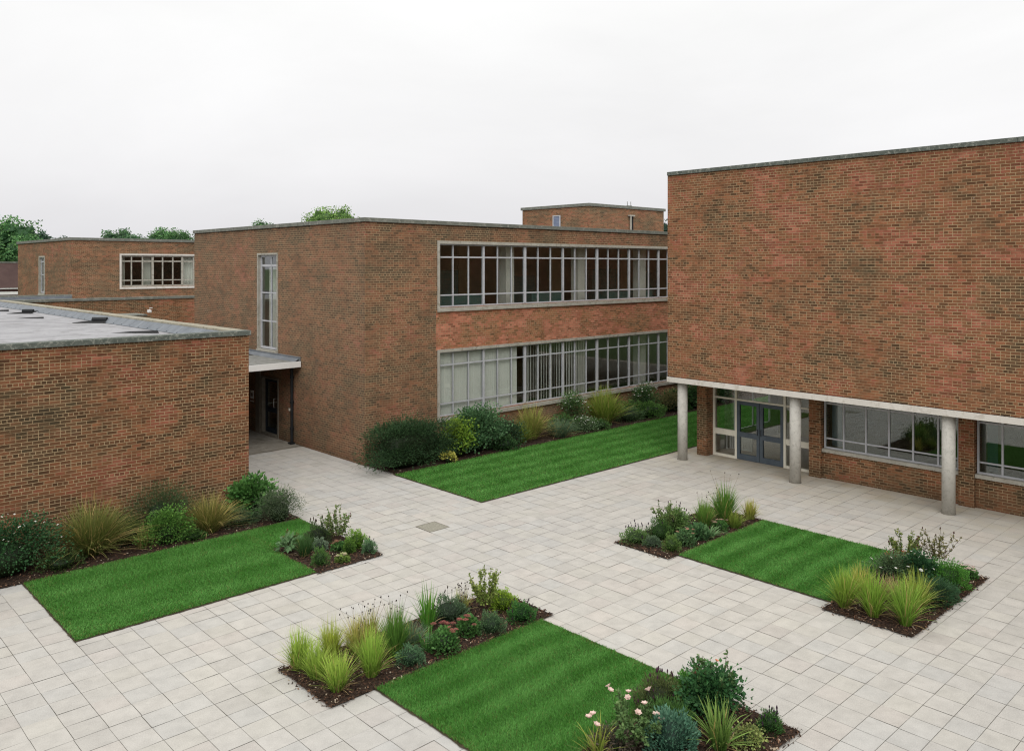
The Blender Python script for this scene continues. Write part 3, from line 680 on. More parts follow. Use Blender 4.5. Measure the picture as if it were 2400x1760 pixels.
# dwarf walls, sills and windows
for y0, y1 in ((8.345, 12.415), (3.955, 7.925), (-.445, 3.535), (-6., -.865)):
    MB().box(25.47, 25.75, y0, y1, 0, .84).build('dwarf_wall', M['brick_pier'], Cb)
    pitch = (y1 - y0) / 5.85
    ms = [(y1 - .66 - .703 * i, .05) for i in range(6) if y1 - .66 - .703 * i > y0 + .1]
    w = window(Cb, 'y', y0 + .02, y1 - .02, .955, 2.722, 25.44, ms, [(2.40, .05), (1.28, .045)], surround=False, sill=0, glass=M['glass_dark'], rim=.055)
    MB().box(25.40, 25.60, y0, y1, .845, .95).build('sill', M['stone'], w)
# entrance screen with cream frame and blue double doors
yA, yB = 16.69, 12.83
mb = MB(); gx0, gx1 = 25.76, 25.86
for y, w in ((16.65, .08), (15.755, .08), (13.895, .08), (12.87, .07)): mb.box(gx0, gx1, y - w / 2, y + w / 2, 0, 2.72)
mb.box(gx0 + .01, gx1 - .01, 12.9, 16.61, 2.06, 2.12)
for a, b in ((15.795, 16.61), (12.905, 13.855)): mb.box(gx0 + .012, gx1 - .012, a, b, .78, .98).box(gx0 + .012, gx1 - .012, a, b, .0, .085)
es = mb.build('entrance_screen', M['cream'], Cb)
MB().box(25.80, 25.806, 12.9, 16.6, .09, 2.06).box(25.80, 25.806, 12.9, 16.6, 2.12, 2.72).build('pane', M['glass'], es)
for y0, y1, lab in ((14.835, 15.71, 'left'), (13.94, 14.815, 'right')):
    mb = MB(); x0, x1 = 25.765, 25.855
    mb.box(x0, x1, y0, y0 + .11, .012, 2.05).box(x0, x1, y1 - .11, y1, .012, 2.05).box(x0, x1, y0 + .11, y1 - .11, 1.93, 2.05)
    mb.box(x0, x1, y0 + .11, y1 - .11, .80, .97).box(x0, x1, y0 + .11, y1 - .11, .012, .20)
    d = mb.build('door', M['door_blue'], Cb)
    MB().box(25.81, 25.814, y0 + .11, y1 - .11, .20, .80).box(25.81, 25.814, y0 + .11, y1 - .11, .97, 1.93).build('pane', M['glass'], d)
    yy = y0 + .055 if lab == 'left' else y1 - .055
    MB().tube([(25.76, yy, .95), (25.72, yy, .95), (25.72, yy, 1.15), (25.76, yy, 1.15)], .012, 6).build('handle', M['black'], d)
# ground-floor interior
mb = MB(); mb.quad((31, -6, 0), (31, 17.0, 0), (31, 17.0, 2.72), (31, -6, 2.72)); mb.quad((26.0, 12.6, 0), (31, 12.6, 0), (31, 12.6, 2.72), (26.0, 12.6, 2.72)); mb.build('room_wall', M['intyellow'], Cb)
MB().quad((25.87, -6, .006), (31, -6, .006), (31, 17.0, .006), (25.87, 17.0, .006)).build('room_floor', M['intfloor'], Cb)
mb = MB(); wall_panel(mb, 'x', 26.0, 31, 0, 2.72, 17.0, [(26.5, 30.4, .5, 2.5)], .1); mb.build('north_wall', M['intcol'], Cb)
mb = MB(); z0 = .5
for x in (26.5, 27.8, 29.1, 30.36): mb.box(x, x + .05, 17.02, 17.08, .5, 2.5)
mb.box(26.55, 30.36, 17.02, 17.08, .5, .55).box(26.55, 30.36, 17.02, 17.08, 2.45, 2.5).build('north_window', M['frame'], Cb)
MB().box(29.6, 30.0, 14.4, 14.8, .01, 2.72).build('interior_column', M['intyellow'], Cb)
rd = thing('radiator', 'white ribbed radiator behind the lower glass left of the blue doors', 'radiator', (26.6, 16.3, .1))
mb = MB()
for k in range(11): mb.box(26.5, 26.58, 15.55 + .085 * k, 15.61 + .085 * k, .16, .72)
mb.build('ribs', M['white'], rd); MB().tube([(26.54, 16.6, .1), (26.54, 16.6, .78)], .025, 6).build('feed_pipe', M['white'], rd)
curtain('pale blue curtain at the left end of the large window right of the doors', 'y', 12.0, 12.3, 25.95, .98, 2.5, M['curtain_blue'])
curtain('pale blue curtain at the left end of the window cut by the right edge', 'y', 7.5, 7.75, 25.95, .98, 2.5, M['curtain_blue'])

# ------------------------------------------------------------------ planting
def unit(v): return v / (np.linalg.norm(v, axis=-1, keepdims=True) + 1e-9)

def blades(rg, n, h, spread, base_r, width, cb, ct, droop=.5, seg=5, straw=.06, strawc=(.45, .36, .16), upright=.25):
    """arching grass leaves -> verts, quads, colours (local to the plant's foot)"""
    az = rg.uniform(0, 2 * PI, n); br = base_r * np.sqrt(rg.random(n)); ba = az + rg.normal(0, .7, n)
    reach = spread * np.clip(rg.beta(1.6, 1.4, n) + upright * 0, 0, 1) * 1.0; hh = h * rg.uniform(.55, 1.08, n) * (1 - .38 * (reach / max(spread, 1e-6)) ** 2)
    dr = droop * rg.uniform(.2, 1.3, n)
    t = np.linspace(0, 1, seg + 1)[None, :]
    r = reach[:, None] * (t ** 1.35)
    z = hh[:, None] * (t * (1 + .55 * dr[:, None]) - .75 * dr[:, None] * t ** 2.4 * (.35 + .65 * (reach / max(spread, 1e-6))[:, None]))
    cx = br * np.cos(ba); cy = br * np.sin(ba); ca, sa = np.cos(az)[:, None], np.sin(az)[:, None]
    bend = rg.normal(0, .10, n)[:, None] * t ** 2 * spread
    X = cx[:, None] + ca * r - sa * bend; Y = cy[:, None] + sa * r + ca * bend
    tw = rg.uniform(-.9, .9, n)[:, None]
    w = width * rg.uniform(.7, 1.25, n)[:, None] * np.clip(1.05 - t ** 1.8, .05, 1) * (.55 + .45 * np.minimum(1, t * 5))
    sx, sy = -np.sin(az[:, None] + tw), np.cos(az[:, None] + tw)
    L = np.stack([X - sx * w, Y - sy * w, z], -1); Rr = np.stack([X + sx * w, Y + sy * w, z + w * .25], -1)
    v = np.stack([L, Rr], 2).reshape(-1, 3)
    b = np.arange(n)[:, None] * (2 * (seg + 1)) + np.arange(seg)[None, :] * 2
    f = np.stack([b, b + 1, b + 3, b + 2], -1).reshape(-1, 4)
    cb, ct = np.array(cb), np.array(ct)
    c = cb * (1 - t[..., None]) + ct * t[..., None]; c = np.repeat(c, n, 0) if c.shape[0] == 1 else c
    st = rg.random(n) < straw; c[st] = np.array(strawc) * (.5 + .5 * t[..., None][0])
    c = c * rg.uniform(.7, 1.25, (n, 1, 1))
    c = np.repeat(c[:, :, None, :], 2, 2).reshape(-1, 3)
    return v, f, c

def leaves(rg, P, D, size, aspect, c, fold=.25, var=.25, tip=None):
    """one diamond leaf per point P, pointing along D"""
    n = len(P); D = unit(D); rv = unit(rg.normal(0, 1, (n, 3)) + np.array([0, 0, .6]))
    S = unit(np.cross(D, rv)); U = np.cross(S, D)
    L = (size * rg.uniform(.6, 1.3, n))[:, None]; W = L * aspect
    a = P; m = P + D * L * .45; t = P + D * L - U * L * .12
    l = m - S * W + U * W * fold; r = m + S * W + U * W * fold
    v = np.stack([a, r, t, l], 1).reshape(-1, 3)
    f = np.arange(n * 4).reshape(-1, 4)
    c = np.asarray(c); c = np.broadcast_to(c, (n, 3)) * rg.uniform(1 - var, 1 + var, (n, 1))
    return v, f, np.repeat(c, 4, 0)

def tubes(paths, r0, r1, col, n=3):
    v = []; f = []; k = 0
    for p in paths:
        p = np.asarray(p); m = len(p); rr = np.linspace(r0, r1, m)
        for i in range(m):
            d = unit(p[min(i + 1, m - 1)] - p[max(i - 1, 0)]); a = np.cross(d, (1, 0, 0) if abs(d[0]) < .8 else (0, 1, 0)); a = unit(a); b = np.cross(d, a)
            v += [p[i] + rr[i] * (math.cos(2 * PI * q / n) * a + math.sin(2 * PI * q / n) * b) for q in range(n)]
        for i in range(m - 1):
            for q in range(n): f.append((k + i * n + q, k + i * n + (q + 1) % n, k + (i + 1) * n + (q + 1) % n, k + (i + 1) * n + q))
        k += m * n
    v = np.array(v); return v, np.array(f), np.tile(np.array(col), (len(v), 1))

def join(*ms):
    V = []; F = []; Cc = []; k = 0
    for v, f, c in ms:
        V.append(v); F.append(f + k); Cc.append(np.broadcast_to(c, (len(v), 3))); k += len(v)
    return np.vstack(V), np.vstack(F), np.vstack(Cc)

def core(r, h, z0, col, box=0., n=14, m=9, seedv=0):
    """closed dome blocking see-through, the shade inside dense foliage put into its dark colour"""
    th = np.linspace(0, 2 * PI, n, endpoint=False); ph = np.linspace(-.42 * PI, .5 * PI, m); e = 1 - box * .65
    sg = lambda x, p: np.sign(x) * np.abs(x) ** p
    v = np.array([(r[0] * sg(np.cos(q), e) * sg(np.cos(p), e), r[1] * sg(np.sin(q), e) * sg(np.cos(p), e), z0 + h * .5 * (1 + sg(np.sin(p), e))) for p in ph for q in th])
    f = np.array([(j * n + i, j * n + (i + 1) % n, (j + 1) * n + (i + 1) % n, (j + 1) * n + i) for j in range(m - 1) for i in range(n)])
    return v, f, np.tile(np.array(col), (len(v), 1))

PL_N = [0]; GROW = [1.0]
def plant(kind, x, y, label, cat, group=None):
    PL_N[0] += 1
    return thing(kind, label, cat, (x, y, .02), group), np.random.default_rng(100 + PL_N[0])

def small_mesh(name, v, f, c, mat, parent, loc=(0, 0, 0), rot=0., sc=1., cache={}):
    key = (name, len(v), float(np.sum(v)), float(np.sum(c)))
    if key not in cache:
        o = mesh_obj(name, v, f, mat, None, col=c); cache[key] = o.data; o.parent = parent
    else:
        o = bpy.data.objects.new(name, cache[key]); C.objects.link(o); o.parent = parent
    o.location = loc; o.rotation_euler = (rot * .4, rot * .3, rot * 5); o.scale = (sc, sc, sc); return o

def petal_flower(rg, r, cols, rings=3, cup=.5):
    ms = []
    for k in range(rings):
        n = 6 - k; rr = r * (1 - k * .28); tilt = cup + k * .35
        for i in range(n):
            a = 2 * PI * i / n + k * .5; d = np.array([math.cos(a), math.sin(a), 0]); s = np.array([-math.sin(a), math.cos(a), 0]); u = np.array([0, 0, 1.])
            p0 = d * .1 * rr; p1 = d * rr * .62 * math.cos(tilt) + u * rr * .62 * math.sin(tilt) ; p2 = d * rr * math.cos(tilt * .7) + u * rr * math.sin(tilt * .7)
            ms.append((np.array([p0, p1 + s * rr * .42, p2, p1 - s * rr * .42]), np.array([(0, 1, 2, 3)]), np.tile(np.array(cols[k % len(cols)]), (4, 1))))
    return join(*ms)

def spike(h, r, col, rg):
    """knobbly flower or seed spike"""
    n = 6; m = 9; v = []; f = []
    for j in range(m):
        t = j / (m - 1); rr = r * (math.sin(PI * min(1, t * .96 + .06)) ** .6) * (1 + .35 * (j % 2))
        v += [(rr * math.cos(2 * PI * i / n + j), rr * math.sin(2 * PI * i / n + j), h * t) for i in range(n)]
    for j in range(m - 1):
        for i in range(n): f.append((j * n + i, j * n + (i + 1) % n, (j + 1) * n + (i + 1) % n, (j + 1) * n + i))
    v = np.array(v); return v, np.array(f), np.array(col) * rg.uniform(.7, 1.3, (len(v), 1))

def flat_head(r, col, rg):
    """domed sedum head: many tiny florets on a shallow cap"""
    ms = []
    for i in range(46):
        a = i * 2.4; q = r * math.sqrt(i / 46); p = np.array([q * math.cos(a), q * math.sin(a), .35 * r * (1 - (q / r) ** 2) + rg.normal(0, .003)]); s = r * .17
        v = p + s * np.array([(1, 0, 0), (0, 1, 0), (-1, 0, 0), (0, -1, 0), (0, 0, .9)])
        ms.append((v, np.array([(0, 1, 4, 4), (1, 2, 4, 4), (2, 3, 4, 4), (3, 0, 4, 4)]), np.array(col) * rg.uniform(.65, 1.3)))
    ms.append((np.array([(0, 0, -.12), (.004, 0, -.12), (.004, 0, .01), (0, .004, .01)]), np.array([(0, 1, 2, 3)]), np.array((.08, .12, .04))))
    v, f, c = join(*ms)
    return v, f[:, :4], c

# ---- plant kinds
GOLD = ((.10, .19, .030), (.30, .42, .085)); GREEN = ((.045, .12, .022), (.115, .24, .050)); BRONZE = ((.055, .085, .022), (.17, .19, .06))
OLIVE = ((.085, .125, .030), (.27, .29, .085)); GLAUC = ((.045, .085, .050), (.13, .20, .135)); DGREEN = ((.022, .062, .020), (.060, .130, .045))

def grass(x, y, label, h, sp, n=420, cols=GOLD, w=.0048, droop=.45, straw=.06, heads=0, headc=(.035, .022, .018), base=.10, name='ornamental_grass', group=None, strawc=(.45, .36, .16), upr=.0):
    t, rg = plant(name, x, y, label, 'grass' if name == 'ornamental_grass' else 'plant', group)
    k = 2
    h *= GROW[0]; sp *= GROW[0]; sp = sp * 1.3; w = w * 1.35; n = int(n * .8); h = h * 1.06
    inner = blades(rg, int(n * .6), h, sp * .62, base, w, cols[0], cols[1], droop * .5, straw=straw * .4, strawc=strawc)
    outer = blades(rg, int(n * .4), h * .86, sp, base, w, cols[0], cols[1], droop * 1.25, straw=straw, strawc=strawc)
    dead = blades(rg, int(n * .05) + 3, h * .35, sp * .95, base * 1.1, w * .9, (.16, .12, .06), (.40, .31, .17), 1.5, straw=0)
    v, f, c = join(inner, outer, dead); v[:, 2] = np.maximum(v[:, 2], .012)
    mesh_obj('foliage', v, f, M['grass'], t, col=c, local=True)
    for i in range(heads):
        a = rg.uniform(0, 2 * PI); r = sp * rg.uniform(.1, .6); hh = h * rg.uniform(.8, 1.25)
        tip = np.array([r * math.cos(a), r * math.sin(a), hh]); pth = [np.zeros(3), tip * [.45, .45, .6], tip]
        s = mesh_obj('seed_stalk', *tubes([pth], .003, .0015, (.16, .12, .05)), M['stem'] , t, local=True) if False else None
        v, f, c = tubes([pth], .0032, .0016, (.17, .13, .055))
        s = mesh_obj('seed_stalk', v, f, M['stem'], t, col=c, local=True)
        v, f, c = spike(.030, .0085, headc, np.random.default_rng(5)); small_mesh('seed_head', v, f, c, M['petal'], s, tuple(tip), rg.normal(0, .3), rg.uniform(.7, 1.3))
    return t

def shrub(x, y, label, rx, ry, h, n=2600, size=.05, asp=.34, cols=((.045, .10, .028), (.085, .17, .05)), clumps=26, box=0., name='shrub', grow=1.1, flowers=0, fr=.02, fc=((.80, .80, .74),), up=.35, open_=0., lift=0., dense=True, group=None, cat='shrub', spread=.27, ragged=.16, corec=(.010, .018, .008), stemc=(.06, .045, .03)):
    t, rg = plant(name, x, y, label, cat, group); rx *= grow * GROW[0]; ry *= grow * (1 + .5 * (GROW[0] - 1)); h *= 1.04 * (1 + .6 * (GROW[0] - 1)); n = int(n * GROW[0])
    # clump centres spread over a lumpy ellipsoid
    d = unit(rg.normal(0, 1, (clumps, 3))); d[:, 2] = np.abs(d[:, 2]) * 1.35 - (.62 if dense else .3)
    if box: d = np.sign(d) * np.abs(d) ** (1 - .55 * box); d = d / np.maximum(1, np.abs(d).max(1, keepdims=True))
    rr = rg.uniform(.62 if dense else .35, 1.0, clumps)[:, None] * (1 + rg.normal(0, ragged, (clumps, 1)))
    R = np.array([rx, ry, h * .5])
    ctr = d * rr * R * .82 + [0, 0, h * .5]
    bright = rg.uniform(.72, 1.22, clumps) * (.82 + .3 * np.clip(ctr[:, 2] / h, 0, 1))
    k = rg.integers(0, clumps, n)
    off = np.clip(rg.normal(0, 1, (n, 3)), -1.75, 1.75) * spread * R * [1, 1, .9]
    P = ctr[k] + off; P[:, 2] = np.abs(P[:, 2] - .02) + .02 + lift
    D = unit(off / R) + np.array([0, 0, up]) + rg.normal(0, .35, (n, 3)) + unit(P - [0, 0, h * .4]) * .6
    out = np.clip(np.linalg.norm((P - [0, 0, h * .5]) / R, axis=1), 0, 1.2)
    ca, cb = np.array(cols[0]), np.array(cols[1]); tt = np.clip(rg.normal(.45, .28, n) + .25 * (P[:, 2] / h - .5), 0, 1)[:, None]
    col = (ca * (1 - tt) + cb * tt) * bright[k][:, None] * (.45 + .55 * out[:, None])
    L = leaves(rg, P, D, size, asp, col)
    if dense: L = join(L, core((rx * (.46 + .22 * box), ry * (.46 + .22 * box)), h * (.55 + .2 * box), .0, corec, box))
    v, f, c = L
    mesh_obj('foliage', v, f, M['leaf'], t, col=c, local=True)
    paths = []
    for q in ctr[:: 1 if not dense else 3]:
        paths.append([np.array([q[0] * .12, q[1] * .12, 0]), np.array([q[0] * .5, q[1] * .5, q[2] * .55]) + rg.normal(0, .02, 3), q + [0, 0, lift]])
    v, f, c = tubes(paths, .008, .003, stemc); mesh_obj('stems', v, f, M['stem'], t, col=c, local=True)
    if flowers:
        v, f, c = petal_flower(np.random.default_rng(1), fr, list(fc), 2 if fr < .03 else 4, .35)
        for i in range(flowers):
            dd = unit(rg.normal(0, 1, 3) + np.array([-.45, -.55, .55])); dd[2] = abs(dd[2])
            p = dd * R * rg.uniform(.93, 1.10) + [0, 0, h * .52]; p[2] = max(.05, min(p[2], h * 1.08))
            small_mesh('flower', v, f, c, M['petal'], t, tuple(p), rg.normal(0, .8), rg.uniform(.7, 1.25))
    return t

def open_shrub(x, y, label, h, r, stems=11, leaf=.045, cols=((.06, .105, .03), (.14, .19, .06)), flowers=(), fr=.045, fcols=((.75, .42, .34), (.80, .52, .44), (.78, .60, .52)), name='shrub', cat='shrub', per=70, twigc=(.075, .045, .03), buds=0, budc=(.10, .02, .03), asp=.34, tall=.7, group=None):
    """upright twiggy shrub: bare lower stems, leaves along the upper wood, sky or paving showing through"""
    t, rg = plant(name, x, y, label, cat, group); paths = []; P = []; D = []; tips = []
    for i in range(stems):
        a = 2 * PI * i / stems + rg.normal(0, .35); rr = r * rg.uniform(.25, 1.0); hh = h * rg.uniform(tall - .05, 1.03) * (1 - .2 * rr / r)
        b = np.array([math.cos(a), math.sin(a), 0]); s = np.linspace(0, 1, 7)[:, None]
        p = b * (.05 + rr * s ** 1.2) + np.array([0, 0, 1]) * hh * s + rg.normal(0, .012, (7, 3)) * s; paths.append(p); tips.append(p[-1])
        for q in range(rg.integers(2, 5)):
            j = rg.integers(2, 6); st = p[j]; e = st + unit(b * .6 + rg.normal(0, .6, 3) + [0, 0, .8]) * r * rg.uniform(.22, .5)
            paths.append([st, (st + e) / 2 + rg.normal(0, .008, 3), e]); tips.append(e)
            m = per // 5; u = rg.random(m)[:, None]; P.append(st * (1 - u) + e * u); D.append(unit(rg.normal(0, 1, (m, 3)) + unit(e - st) * .5))
        m = per // 2; u = rg.uniform(.28, 1, m); idx = u * 6; i0 = np.minimum(idx.astype(int), 5); fr_ = (idx - i0)[:, None]
        P.append(p[i0] * (1 - fr_) + p[i0 + 1] * fr_); D.append(unit(rg.normal(0, 1, (m, 3)) + [0, 0, .5]))
    P = np.vstack(P) + rg.normal(0, .008, (sum(map(len, P)), 3)); D = np.vstack(D)
    tt = np.clip(rg.normal(.4, .3, len(P)) + .3 * (P[:, 2] / h - .5), 0, 1)[:, None]
    v, f, c = leaves(rg, P, D, leaf, asp, np.array(cols[0]) * (1 - tt) + np.array(cols[1]) * tt); mesh_obj('foliage', v, f, M['leaf'], t, col=c, local=True)
    v, f, c = tubes(paths, .007, .0028, twigc); mesh_obj('stems', v, f, M['stem'], t, col=c, local=True)
    if len(flowers):
        v, f, c = petal_flower(np.random.default_rng(2), fr, list(fcols), 4, .85)
        for p in flowers:
            p = np.array(p, float)
            sv = tubes([[np.array([p[0] * .2, p[1] * .2, .1]), p * [.7, .7, .6], p]], .004, .003, (.05, .09, .03))
            s = mesh_obj('flower_stalk', sv[0], sv[1], M['stem'], t, col=sv[2], local=True)
            small_mesh('flower', v, f, c, M['petal'], s, tuple(p), rg.normal(0, .7), rg.uniform(.8, 1.2))
    v, f, c = spike(.05, .013, budc, np.random.default_rng(6))
    for i in range(buds):
        small_mesh('bud', v, f, c, M['petal'], t, tuple(tips[rg.integers(0, len(tips))]), rg.normal(0, .4), rg.uniform(.6, 1.2))
    return t

def mound(x, y, label, r, h, n=1500, leaf=.04, asp=.12, cols=((.05, .10, .04), (.10, .17, .07)), spikes=0, sc=(.05, .03, .045), sl=.10, name='plant', cat='plant', group=None, ry=None, up=.6, sr=.010):
    """soft dome of fine leaves, optionally with thin flower or seed spikes"""
    t, rg = plant(name, x, y, label, cat, group); ry = ry or r
    r *= 1.1 * GROW[0]; ry *= 1.1 * (1 + .5 * (GROW[0] - 1)); h *= 1.05 * GROW[0]; n = int(n * GROW[0])
    d = unit(rg.normal(0, 1, (n, 3))); d[:, 2] = np.abs(d[:, 2])
    lump = 1 + .16 * np.sin(d[:, 0] * 7 + x) * np.cos(d[:, 1] * 6 + y) + .10 * np.sin(d[:, 2] * 11 + d[:, 0] * 5)
    P = d * np.array([r, ry, h]) * (rg.uniform(.45, 1, n) ** .5 * lump)[:, None]
    D = d * [1, 1, .6] + np.array([0, 0, up]) + rg.normal(0, .3, (n, 3))
    tt = np.clip(rg.normal(.4, .3, n) + .35 * (P[:, 2] / h - .5), 0, 1)[:, None]
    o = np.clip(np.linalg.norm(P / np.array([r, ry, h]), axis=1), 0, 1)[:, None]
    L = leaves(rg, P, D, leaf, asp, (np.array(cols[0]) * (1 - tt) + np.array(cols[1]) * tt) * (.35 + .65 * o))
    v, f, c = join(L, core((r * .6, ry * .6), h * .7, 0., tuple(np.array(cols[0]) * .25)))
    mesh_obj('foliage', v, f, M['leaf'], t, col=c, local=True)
    hv = spike(.06, sr, sc, np.random.default_rng(9))
    for i in range(spikes):
        d = unit(rg.normal(0, 1, 3) + [0, 0, .9]); d[2] = abs(d[2]); p0 = d * [r, ry, h] * .85; p1 = p0 + (unit(d * [1, 1, .3] * .5 + [0, 0, 1])) * sl * rg.uniform(.5, 1.3)
        v, f, c = tubes([[p0, p1]], .0028, .002, tuple(np.array(cols[1]) * .8))
        s = mesh_obj('flower_stalk', v, f, M['stem'], t, col=c, local=True)
        small_mesh('flower_spike', *hv, M['petal'], s, tuple(p1), rg.normal(0, .3), rg.uniform(.7, 1.25))
    return t

def sedum(x, y, label, r, h, heads=9, hc=(.34, .12, .10), cols=((.04, .12, .035), (.10, .22, .07)), n=900, hr=.045, name='sedum', back=0., leafs=.055):
    t, rg = plant(name, x, y, label, 'plant')
    d = unit(rg.normal(0, 1, (n, 3))); d[:, 2] = np.abs(d[:, 2])
    P = d * np.array([r, r, h * .82]) * rg.uniform(.45, 1, (n, 1)) ** .5; tt = rg.random((n, 1))
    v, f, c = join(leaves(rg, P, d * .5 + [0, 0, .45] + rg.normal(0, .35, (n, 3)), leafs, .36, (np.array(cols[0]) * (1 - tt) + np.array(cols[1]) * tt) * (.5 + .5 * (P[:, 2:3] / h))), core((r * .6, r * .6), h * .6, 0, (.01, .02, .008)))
    mesh_obj('foliage', v, f, M['leaf'], t, col=c, local=True)
    for i in range(heads):
        a = rg.uniform(0, 2 * PI); q = r * rg.uniform(.15, 1.0); p = (q * math.cos(a) + back * .1, q * math.sin(a) + back * .1, h * rg.uniform(.86, 1.05) * (1 - .25 * q / r))
        v, f, c = flat_head(hr, np.array(hc) * rg.uniform(.7, 1.3) , np.random.default_rng(40 + i)); small_mesh('flower_head', v, f, c, M['petal'], t, p, rg.normal(0, .25), rg.uniform(.8, 1.3))
    return t

GROW[0] = 1.06
# ---- bed beside the nearest lawn
G1 = 'golden grass tufts in the bed beside the nearest lawn'
grass(6.93, 12.55, 'golden-green grass tuft at the far left corner of the bed beside the nearest lawn', .66, .34, group=G1)
grass(6.98, 12.08, 'golden-green grass tuft second from the left, close to the left paving edge of the nearest bed', .58, .34, group=G1)
grass(7.5, 12.5, 'tall yellow grass tuft at the back edge, between the left tufts of the nearest bed', .66, .32, group=G1, cols=((.14, .19, .03), (.35, .42, .085)))
grass(7.02, 11.5, 'lowest front grass tuft leaning out at the near corner of the nearest bed', .60, .40, group=G1)
grass(7.68, 11.52, 'largest golden-green grass tuft at the front edge of the nearest bed', .76, .38, 560, group=G1, cols=((.11, .20, .03), (.26, .41, .08)))
grass(7.95, 12.35, 'yellowing grass tuft with dark seed heads behind the largest golden tuft', .60, .42, 460, group=G1, heads=16, straw=.2, cols=((.12, .17, .035), (.38, .37, .12)))
grass(8.40, 11.85, 'tall mid-green grass clump with dark seed heads in the middle of the nearest bed', .82, .34, 620, cols=GREEN, heads=12, droop=.4)
grass(8.28, 12.45, 'pale straw-topped grass behind the tall mid-green clump', .62, .34, 320, cols=OLIVE, heads=9, straw=.3)
grass(8.74, 11.86, 'blue-green arching grass mound right of the tall mid-green clump', .46, .42, 380, cols=GLAUC, w=.004, droop=1.0)
mound(8.40, 11.40, 'small blue-green dome at the lawn edge of the nearest bed', .22, .30, 1500, .035, .22, ((.045, .10, .06), (.10, .19, .11)))
grass(9.42, 12.25, 'tall spiky iris-like leaves standing up in the nearest bed', .86, .30, 110, cols=((.04, .13, .02), (.10, .25, .04)), w=.010, droop=.12, straw=.02, name='iris_plant')
grass(8.90, 11.62, 'small fan of dark strappy leaves left of the pink sedum', .34, .34, 70, cols=((.03, .10, .02), (.08, .20, .05)), w=.011, droop=.9, straw=.02, name='strappy_plant')
sedum(9.10, 11.36, 'leafy green sedum with dusty pink flower heads at the lawn edge', .27, .52, 9, back=.6)
sedum(9.85, 11.60, 'second sedum with fewer pink heads, behind the first one', .22, .42, 5, back=-.8)
mound(10.0, 12.35, 'grey-green lavender mound with brown seed spikes at the back of the nearest bed', .34, .40, 1900, .06, .10, ((.045, .085, .05), (.10, .16, .10)), 22, (.055, .028, .022), .18, name='lavender')
grass(10.38, 12.42, 'thin clump of dark brown seed spikes left of the tall twiggy shrub', .42, .26, 160, cols=OLIVE, heads=20, straw=.3, name='perennial_plant')
open_shrub(10.74, 12.15, 'tall twiggy yellow-green shrub at the far end of the nearest bed', .98, .34, 15, .05, ((.07, .115, .025), (.19, .23, .07)), per=90)
mound(11.08, 11.98, 'bright lime-green mound at the far corner of the nearest bed', .24, .36, 1700, .04, .2, ((.10, .19, .02), (.25, .36, .05)))
mound(10.22, 11.38, 'grey-green dome in the bark near the far end of the nearest bed', .24, .34, 1900, .035, .2, ((.04, .085, .045), (.09, .155, .08)), up=.8)
mound(10.98, 11.36, 'deep green dome with upright buds next to the lawn corner of the nearest bed', .24, .32, 1800, .035, .3, ((.025, .085, .025), (.06, .16, .045)), 18, (.05, .03, .04), .10)
GROW[0] = 1.12
# ---- notched corner bed of the left lawn
shrub(9.62, 17.95, 'small broad-leaved plant with pale hosta-like leaves at the notch of the corner bed', .20, .20, .30, 90, .13, .36, ((.07, .15, .07), (.14, .24, .13)), 10, dense=False, name='hosta', cat='plant')
open_shrub(9.75, 18.1, 'small reddish-tipped rose behind the hosta in the corner bed', .42, .2, 7, .04, ((.05, .10, .03), (.11, .12, .05)), buds=8, budc=(.20, .05, .04))
grass(9.72, 17.36, 'dark fine-leaved grass clump at the left of the corner bed', .50, .30, 560, cols=DGREEN, w=.0035, droop=.5, straw=.03)
mound(10.45, 18.0, 'dark lavender with purple-brown buds behind the corner bed clump', .27, .40, 1700, .06, .10, ((.035, .06, .03), (.075, .11, .05)), 16, (.045, .02, .04), .20, name='lavender')
open_shrub(10.78, 17.68, 'tall airy shrub standing above the corner bed', 1.02, .44, 15, .05, ((.055, .10, .035), (.15, .19, .075)), per=80, buds=10, budc=(.16, .05, .05))
mound(10.2, 17.5, 'small silvery plant in the middle of the corner bed', .16, .24, 500, .05, .25, ((.08, .12, .09), (.16, .22, .17)))
mound(9.68, 16.58, 'fine green dome at the front of the corner bed', .17, .36, 1300, .05, .09, ((.04, .10, .03), (.10, .19, .06)), up=1.2)
mound(10.92, 17.02, 'lime-green rounded plant at the right of the corner bed', .23, .38, 1500, .04, .22, ((.07, .16, .02), (.17, .29, .05)))
mound(10.95, 16.52, 'little lavender at the outer point of the corner bed', .14, .26, 600, .06, .12, ((.06, .13, .07), (.11, .20, .11)), 10, (.045, .03, .05), .10, name='lavender')
sedum(10.18, 16.45, 'low plant with cream flower heads near the front of the corner bed', .17, .20, 9, (.62, .55, .36), ((.09, .17, .04), (.20, .28, .08)), 400, .035, 'cream_flowered_plant')
mound(10.57, 16.78, 'narrow upright mid-green plant left of the lime-green rounded one', .12, .32, 700, .04, .25, ((.04, .10, .02), (.10, .18, .04)))
sedum(10.5, 17.15, 'low bronze-headed sedum below the airy shrub of the corner bed', .18, .26, 7, (.24, .13, .08), n=400)
